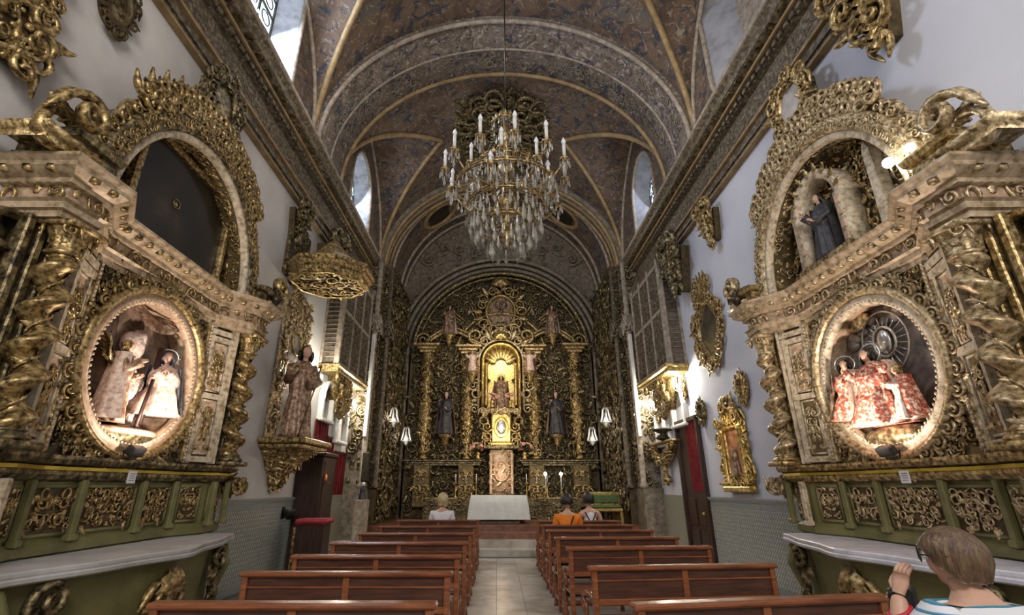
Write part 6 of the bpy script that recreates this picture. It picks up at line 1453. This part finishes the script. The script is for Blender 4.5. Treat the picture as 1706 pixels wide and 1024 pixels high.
corbel(1, 8.6, 6.75, 'carved corbel under the right cornice, nearest the tall mirror', 1.0); corbel(1, 10.35, 6.65, 'carved corbel under the right cornice, next to the balcony', 1.6, 'gold_dark', L=10)
corbel(-1, 8.6, 6.75, 'carved corbel under the left cornice above the octagonal canopy, nearer one', 1.0, 'gold_dark'); corbel(-1, 10.3, 6.65, 'carved corbel under the left cornice beside the balcony', 1.7, 'gold_dark', L=10)

# latticed tribune balconies
M['lattice'] = noisy('brown_lattice_wood', [(0.3, (0.05, 0.04, 0.028)), (0.52, (0.14, 0.11, 0.08)), (0.8, (0.30, 0.24, 0.18))], 8, 6, 0.6, 0.1, 0.4)
def tribune(side):
    X = XR if side > 0 else XL; ym = 12.3; hw = 1.2; sd = side
    t = thing('tribune_balcony', 'tall brown latticed balcony box with a gilded underside on the %s wall' % ('right' if side > 0 else 'left'), 'balcony', (X, ym, 4.2), pi / 2 * side, 'latticed balconies')
    obj('balcony_box', MB().bx(-hw, hw, 0, .42, .1, 2.96), 'lattice', t)
    lt = MB()
    for s0, f in ((0, lambda u, v: (u, .425, v)), ):
        st = .11; 
        for k in np.arange(-hw * 2 - 2.8, hw * 2, st * 1.4):
            for sg in (-1, 1):
                a = (k if sg > 0 else -k); pts = []
                for q in np.linspace(0, 2.5, 26):
                    u = a + sg * q
                    if abs(u) < hw - .12: pts.append((u, .43, .22 + q))
                if len(pts) > 1: lt.tube([pts[0], pts[-1]], .014, 4)
    fill(lt, -hw + .06, hw - .06, .2, 2.75, .12, lambda u, v: ((u, .425, v), (1, 0, 0), (0, 0, 1), (0, 1, 0)), seed=66, mix='slct', depth=.5, big=1.3); stuff(obj('lattice_front', lt, 'entab', t, True))
    lt = MB()
    e = -hw if side > 0 else hw   # end that faces the nave entrance
    sg_ = -1 if side > 0 else 1
    for q in np.linspace(.3, 2.7, 22): lt.bbox(e + sg_ * .0, e + sg_ * .02, .05, .37, q - .012, q + .012, .003) if sg_ > 0 else lt.bbox(e - .02, e, .05, .37, q - .012, q + .012, .003)
    obj('lattice_end', lt, 'stone', t)
    fm = MB()
    for u in (-hw, hw): fm.bbox(u - .05, u + .05, .34, .47, .05, 2.86, .01); fm.bbox(u - .04, u + .04, -.0, .06, .05, 2.86, .01)
    for u in (-hw / 3, hw / 3): fm.bbox(u - .035, u + .035, .42, .47, .1, 2.86, .01)
    for z in (.14, 1.5, 2.7): fm.bbox(-hw, hw, .42, .46, z - .05, z + .05, .01)
    obj('balcony_frame', fm, 'stone_pale', t)
    obj('gilded_sill', sweep(MB(), [(-hw, 0), (-hw, .44), (hw, .44), (hw, 0)], [(-.4, -.06), (0, -.06), (.03, -.03), (.03, .02), (.09, .05), (.09, .10), (-.3, .11)]), 'gold_bright' if side > 0 else 'gold', t)
    m = MB(); cv = Carve(m); m.prism([(-.55, .0), (-.4, -.35), (-.1, -.8), (.1, -.8), (.4, -.35), (.55, 0)], .0, .18)
    r_ = random.Random(3)
    for k in range(40):
        f = r_.random(); u = r_.uniform(-1, 1) * (1.05 - .85 * f); cv.put(r_.choice('slc'), (u, .22 + .12 * (1 - f), -.06 - .8 * f), ang=r_.uniform(0, 6), size=.28, depth=1.4)
    cv.done(); obj('carved_underside', m, 'gold', t, True)
    return t
tribune(1); tribune(-1)

# octagonal sounding board
t = thing('octagonal_canopy', 'gilded octagonal pulpit canopy with a carved underside jutting from the left wall', 'canopy', (-3.42, 9.0, 5.42))
o8 = lambda r_, z, y_: [(r_ * cos(pi / 8 + k * pi / 4), r_ * sin(pi / 8 + k * pi / 4) * y_, z) for k in range(8)]
m = MB(); m.grid([o8(.70, .02, 1), o8(.74, .0, 1), o8(.80, .05, 1), o8(.80, .12, 1), o8(.86, .16, 1), o8(.86, .22, 1), o8(.90, .27, 1), o8(.90, .33, 1), o8(.7, .38, 1), o8(.4, .62, 1), o8(.12, .95, 1), o8(.01, 1.0, 1)], closed_v=True, flip=True); obj('canopy_rim', m, 'gold', t)
m = MB(); m.add([(0, 0, .06)] + o8(.72, .06, 1), None, [(0, 1 + (k + 1) % 8, 1 + k) for k in range(8)]); obj('canopy_soffit', m, 'ground_dark', t)
m = MB(); m.tube(o8(.70, .01, 1), .022, 6, closed=True); obj('gilt_edge', m, 'gold_bright', t, True)
m = MB(); cv = Carve(m)
for rr_, n_ in ((.22, 6), (.44, 12), (.60, 16)):
    for k in range(n_): a = k * 2 * pi / n_; cv.put('slc'[k % 3], (rr_ * cos(a), rr_ * sin(a), .05), (-sin(a), cos(a), 0), (cos(a), sin(a), 0), (0, 0, -1), 0, .24, 1 if k % 2 else -1, .8)
cv.put('r', (0, 0, .04), (1, 0, 0), (0, 1, 0), (0, 0, -1), 0, .26); cv.done(); obj('soffit_carving', m, 'gold', t, True)
obj('canopy_back', MB().bbox(-.78, -.70, -.5, .5, .10, 1.3, .02), 'gold_dark', t)

# gilded niche panel, bracket and saint on the left wall
t = thing('gilded_wall_panel', 'tall gilded carved panel and bracket on the left wall under the octagonal canopy', 'panel', (XL, 9.5, 2.42), -pi / 2)
m = MB(); m.bbox(-.66, .66, 0, .07, 0, 2.55, .02); m.prism([(.62 * cos(a), 2.55 + .45 * sin(a)) for a in np.linspace(0, pi, 16)], 0, .07); obj('panel_board', m, 'gold_pale', t)
m = MB(); fill(m, -.62, .62, .02, 2.9, .14, lambda u, v: ((u, .08, v), (1, 0, 0), (0, 0, 1), (0, 1, 0)), lambda u, v: not (abs(u) < .30 and .1 < v < 2.1), seed=17, big=1.35, depth=1.2); obj('panel_border_carving', m, 'gold_pale', t, True)
obj('painted_field', MB().bx(-.32, .32, .07, .085, .05, 2.1), 'grey_sky', t)
m = MB(); m.tube([(.22 * cos(a), .10, 1.95 + .26 * sin(a)) for a in np.arange(30) * 2 * pi / 30], .025, 6, closed=True); obj('painted_halo', m, 'gold_bright', t, True)
m = MB(); m.bbox(-.62, .82, 0, .85, -.10, 0, .02); m.bbox(-.56, .76, 0, .78, -.18, -.10, .02); obj('bracket_top', m, 'gold', t)
m = MB(); P = []
for k in range(12):
    f = k / 11; w_, dd = .62 * (1 - f) ** 1.2 + .05, .70 * (1 - f) ** 1.3 + .06
    P.append([(w_ * cos(a), dd * sin(a), -.18 - .72 * f) for a in np.linspace(0, pi, 18)])
m.grid(P); fill(m, .15, pi - .15, .0, .95, .14, lambda u, v: (((.62 * (1 - v) ** 1.2 + .05) * cos(u), (.70 * (1 - v) ** 1.3 + .06) * sin(u), -.18 - .72 * v), (-sin(u), cos(u), 0), (0, 0, 1), (cos(u), sin(u), 0)), seed=18, big=.9); obj('bracket_corbel', m, 'gold', t, True)
statue('saint_statue', 'life size carved saint in a brown and gilt robe on the left wall bracket', 'statue', (-3.72, 9.1, 2.42), 1.74, -pi / 2 - .9, 'robe_brown', None, 'hair_black', None, 0, 'bless', 31, wk=.78)
t = thing('palm_staff', 'thin diagonal staff held by the life size saint on the left wall bracket', 'staff', (-3.55, 8.95, 2.42), 0); obj('shaft', MB().tube([(-.02, -.10, .0), (.12, .05, .9), (.16, .10, 1.3)], .014, 6), 'gold_dark', t, True); obj('tip', MB().ball((.16, .10, 1.33), .04, 8, 6), 'gold', t, True)

# left side passage: red hangings, scalloped white niches, dark confessional, cushion topped kneeler
t = thing('red_wall_hanging', 'stepped red damask hanging on the left wall below the balcony', 'hanging', (XL, 12.55, 0), -pi / 2)
m = MB(); 
for k in range(14):
    x0 = 1.3 - k * 2.6 / 14 - 2.6 / 14; zt = (3.05 if x0 > .35 else 2.75 if x0 > -.35 else 2.45)
    P = [[(x0 + q * 2.6 / 14, .035 + .02 * sin(pi * q), z) for q in np.linspace(0, 1, 6)] for z in (1.40, zt)]; m.grid(P, flip=False); m.grid(P, flip=True)
obj('damask_folds', m, 'red', t, True)
m = MB(); m.bbox(.35, 1.3, .02, .06, 3.03, 3.07, .005); m.bbox(-.35, .36, .02, .06, 2.73, 2.77, .005); m.bbox(-1.3, -.34, .02, .06, 2.43, 2.47, .005); obj('hanging_rail', m, 'gold_dark', t)
def scallop(x, z, side, w_, lab, fill_m='grey_sky'):
    X = XR if side > 0 else XL; t = thing('scalloped_niche', lab, 'niche', (X, x, z), pi / 2 * side, 'white arched niches')
    P = [[((w_ / 2 + k) * cos(a), yy, (w_ * .62 + k) * sin(a)) for k, yy in ((0, .0), (0, .12), (.05, .15), (.10, .12), (.10, 0))] for a in np.linspace(0, pi, 22)]
    m = MB(); m.grid(P); obj('arch_hood', m, 'white', t, True)
    m = MB(); A = np.linspace(0, pi, 20); m.add([(0, .01, 0)] + [(w_ / 2 * cos(a), .01, w_ * .62 * sin(a)) for a in A], None, [(0, 2 + k, 1 + k) for k in range(19)]); obj('niche_picture', m, fill_m, t)
    m = MB(); 
    for sx in (-1, 1): m.bbox(sx * (w_ / 2 + .05) - .05, sx * (w_ / 2 + .05) + .05, 0, .13, -.45, 0, .01)
    m.bbox(-w_ / 2 - .12, w_ / 2 + .12, 0, .16, -.52, -.44, .02); obj('niche_sides', m, 'white', t)
scallop(11.75, 3.55, -1, .62, 'left white arched niche above the red hanging'); scallop(13.0, 3.15, -1, .70, 'right white arched niche next to the sanctuary pier, left side', 'white')
scallop(11.85, 3.45, 1, .70, 'white arched niche above the curtained door on the right wall', 'grey_sky'); scallop(13.15, 3.1, 1, .8, 'white arched niche next to the sanctuary pier, right side', 'white')
t = thing('confessional', 'tall dark walnut confessional box against the left wall beside the red hanging', 'confessional', (XL, 11.0, 0), -pi / 2)
obj('box', MB().bbox(-.42, .42, .0, .56, .0, 2.2, .02), 'dark_wood', t); obj('cornice', MB().bbox(-.46, .46, 0, .60, 2.2, 2.28, .02), 'dark_wood', t)
for z0, z1 in ((.15, .85), (.95, 2.1)):
    obj('side_panel', MB().bbox(.42, .435, .08, .48, z0, z1, .006), 'dark_wood', t); obj('front_panel', MB().bbox(-.34, .34, .56, .575, z0, z1, .006), 'dark_wood', t)
m = MB(); m.lathe([(.03, 0), (.04, .03), (.03, .12), (.01, .16)], 10); obj('small_lamp', m, 'amber', t, True, (.30, .60, 1.70)); obj('lamp_shelf', MB().bbox(.2, .4, .57, .68, 1.66, 1.69, .005), 'gold_dark', t)
light('POINT', 'confessional_lamp_light', (XL + .75, 10.7, 1.85), .8, (1, .6, .3), .03)
t = thing('kneeling_desk', 'dark kneeling desk with a red cushion top in front of the confessional', 'kneeler', (-3.55, 10.2, 0), 0)
obj('desk_body', MB().bbox(-.26, .26, -.22, .22, .0, .92, .015), 'dark_wood', t); obj('red_cushion', MB().bbox(-.30, .32, -.26, .26, .92, 1.02, .04), 'red', t); obj('gilded_side', MB().bbox(-.31, -.26, -.22, .22, .05, .88, .01), 'gold', t); obj('kneeling_board', MB().bbox(-.26, .26, -.50, -.22, .12, .18, .01), 'dark_wood', t)
t = thing('holy_water_stoup', 'small black holy water stoup at the end of the left tiled dado', 'stoup', (XL, 10.15, 1.12), -pi / 2); obj('basin', MB().lathe([(.03, -.12), (.10, -.04), (.13, .04), (.12, .06)], 14, (0, .15, 0)), 'black', t, True); obj('back_plate', MB().bbox(-.09, .09, 0, .04, -.12, .16, .01), 'black', t)
t = thing('light_switch', 'small white switch plate on the left wall just above the tiled dado', 'switch', (XL, 10.0, 1.62), -pi / 2); obj('plate', MB().bbox(-.05, .05, 0, .015, -.07, .07, .004), 'paper', t); obj('rocker', MB().bbox(-.03, .03, .014, .022, -.04, .04, .003), 'black', t)
t = thing('wall_speaker', 'narrow black loudspeaker on the left sanctuary pier', 'loudspeaker', (-3.6, 13.8, 2.1), 0); obj('speaker_box', MB().bbox(-.09, .09, .0, .14, -.38, .38, .01), 'black', t); obj('speaker_grille', MB().bbox(-.075, .075, -.012, .0, -.35, .35, .005), 'iron', t)
t = thing('pedestal_figurine', 'small white and black figurine at the foot of the left sanctuary pier', 'figurine', (-3.52, 13.5, 1.28), pi); obj('figurine_robe', robe_mesh(.34, .10, .05, 6, 2), 'robe_dark', t, True); obj('figurine_head', MB().ball((0, 0, .38), .05, 10, 8), 'white', t, True); obj('figurine_pedestal', MB().bbox(-.16, .16, -.16, .16, -.98, 0, .02), 'stone_pale', t)

# right door, curtain and gilded garland bracket
d = struct('door_1', MB().bx(XR - .03, XR + .0, 10.95, 12.15, 0, 3.0), 'dark_wood')
m = MB(); P = [[(XR - .05 - .02 * sin(k * 1.3), y, z) for z in (1.5, 3.1 if abs(y - 11.2) < 1 else 3.0)] for k, y in enumerate(np.linspace(11.0, 11.65, 18))]; m.grid(P); m.grid(P, flip=True); obj('red_curtain', m, 'red', d, True)
m = MB(); m.bbox(XR - .10, XR, 10.87, 10.95, 0, 3.05, .01); m.bbox(XR - .10, XR, 12.15, 12.23, 0, 3.05, .01); m.bbox(XR - .10, XR, 10.87, 12.23, 3.0, 3.1, .01); obj('door_frame', m, 'dark_wood', d)
for z0, z1 in ((.15, .7), (.8, 1.35)):
    for y0, y1 in ((11.05, 11.5), (11.6, 12.05)): obj('door_panel', MB().bbox(XR - .06, XR - .02, y0, y1, z0, z1, .012), 'dark_wood', d)
obj('door_handle', MB().ball((XR - .09, 11.12, 1.05), .035, 10, 8), 'brass', d, True)
t = thing('garland_bracket', 'gilded garland bracket with a pendant drop on the white wall right of the sanctuary', 'bracket', (XR, 13.05, 2.45), pi / 2); t.scale = (1.5, 1.7, 1.0)
m = MB(); cv = Carve(m); m.bbox(-.62, .62, 0, .16, .18, .26, .02)
for k in range(15):
    f = k / 14; x = -.5 + f; z = .10 - .34 * sin(pi * f); cv.put('slr'[k % 3], (x, .08, z), ang=k, size=.24, depth=1.4); m.ball((x, .06, z), .06, 7, 5)
for k in range(4): cv.put('l', (0, .08, -.22 - .12 * k), ang=pi, size=.24, depth=1.4)
m.lathe([(.01, -.22), (.07, -.12), (.06, 0), (.02, .06)], 10, (0, .08, -.62)); cv.done(); obj('garland', m, 'gold', t, True)
m = MB(); m.lathe([(.05, .26), (.12, .30), (.10, .36), (.04, .42), (.15, .5), (.16, .54)], 14, (-.18, .12, 0)); obj('bronze_bowl', m, 'iron', t, True)

# wall sconces
def sconce(side, y, z, lab, pw, s_=1.0):
    X = XR if side > 0 else XL; t = thing('wall_sconce', lab, 'sconce', (X, y, z), pi / 2 * side, 'lit wall sconces')
    m = MB(); cv = Carve(m); m.bbox(-.05, .05, 0, .03, -.3, .2, .01)
    for k in range(5): cv.put('sl'[k % 2], (0, .04, .15 - .1 * k), ang=pi * (k % 2), size=.2 * s_)
    cv.done(); obj('back_plate', m, 'gold', t, True)
    for k, (x, zz) in enumerate(((-.20, .05), (0, .14), (.20, .05))):
        a = obj('sconce_arm', MB().tube([(0, .03, -.1), (x * .5, .14, -.16), (x, .22, -.06), (x, .22, zz)], .012, 6), 'gold', t, True)
        obj('sconce_candle', MB().lathe([(.035, 0), (.016, .01), (.016, .10)], 8, (x, .22, zz)), 'wax', a, True); obj('sconce_bulb', MB().ball((x, .22, zz + .135), .032, 10, 8, (1, 1, 1.5)), 'bulb_strong', a, True)
    light('POINT', 'sconce_light', (X - side * .34, y, z + .16), pw, (1.0, .93, .78), .09)
sconce(-1, 10.55, 3.75, 'lit candle sconce on the left wall beside the saint statue', 80); sconce(-1, 13.45, 3.55, 'lit candle sconce on the left wall beside the sanctuary pier', 70)
sconce(1, 11.35, 3.85, 'lit candle sconce on the right wall above the curtained door', 110); sconce(1, 13.45, 3.55, 'lit candle sconce on the right wall beside the sanctuary pier', 80)

# floods and small cards on the altar ledges
for sd, X in ((1, XR), (-1, XL)):
    s_ = 'right' if sd > 0 else 'left'
    t = thing('floodlight', 'small black floodlight on the ledge below the %s oval relief' % s_, 'floodlight', (X - sd * .36, 5.25, 1.862), pi / 2 * sd, 'altar floodlights')
    m = MB(); m.bbox(-.10, .10, -.045, .045, .05, .15, .012); m.xf(Matrix.Rotation(-.5, 4, 'X')); obj('lamp_housing', m, 'black', t); obj('lamp_foot', MB().bbox(-.05, .05, -.04, .04, 0, .02, .004).tube([(-.09, 0, .01), (-.11, 0, .09)], .008, 5).tube([(.09, 0, .01), (.11, 0, .09)], .008, 5), 'black', t)
    for k in range(5): 
        q = obj('cooling_fin', MB().bbox(-.08 + .035 * k, -.07 + .035 * k, .045, .06, .06, .14, .002), 'black', t)
    t = thing('notice_card', 'small white notice card hanging from the ledge of the %s altarpiece' % s_, 'card', (X - sd * .395, 5.12 if sd > 0 else 5.30, 1.70), pi / 2 * sd, 'notice cards')
    obj('card', MB().bbox(-.06, .06, 0, .006, -.07, .05, .001), 'paper', t)
    m = MB()
    for k in range(4): m.bx(-.04, .04 - .012 * (k % 2), .006, .0075, -.045 + k * .022, -.040 + k * .022)
    obj('printed_lines', m, 'ink', t)
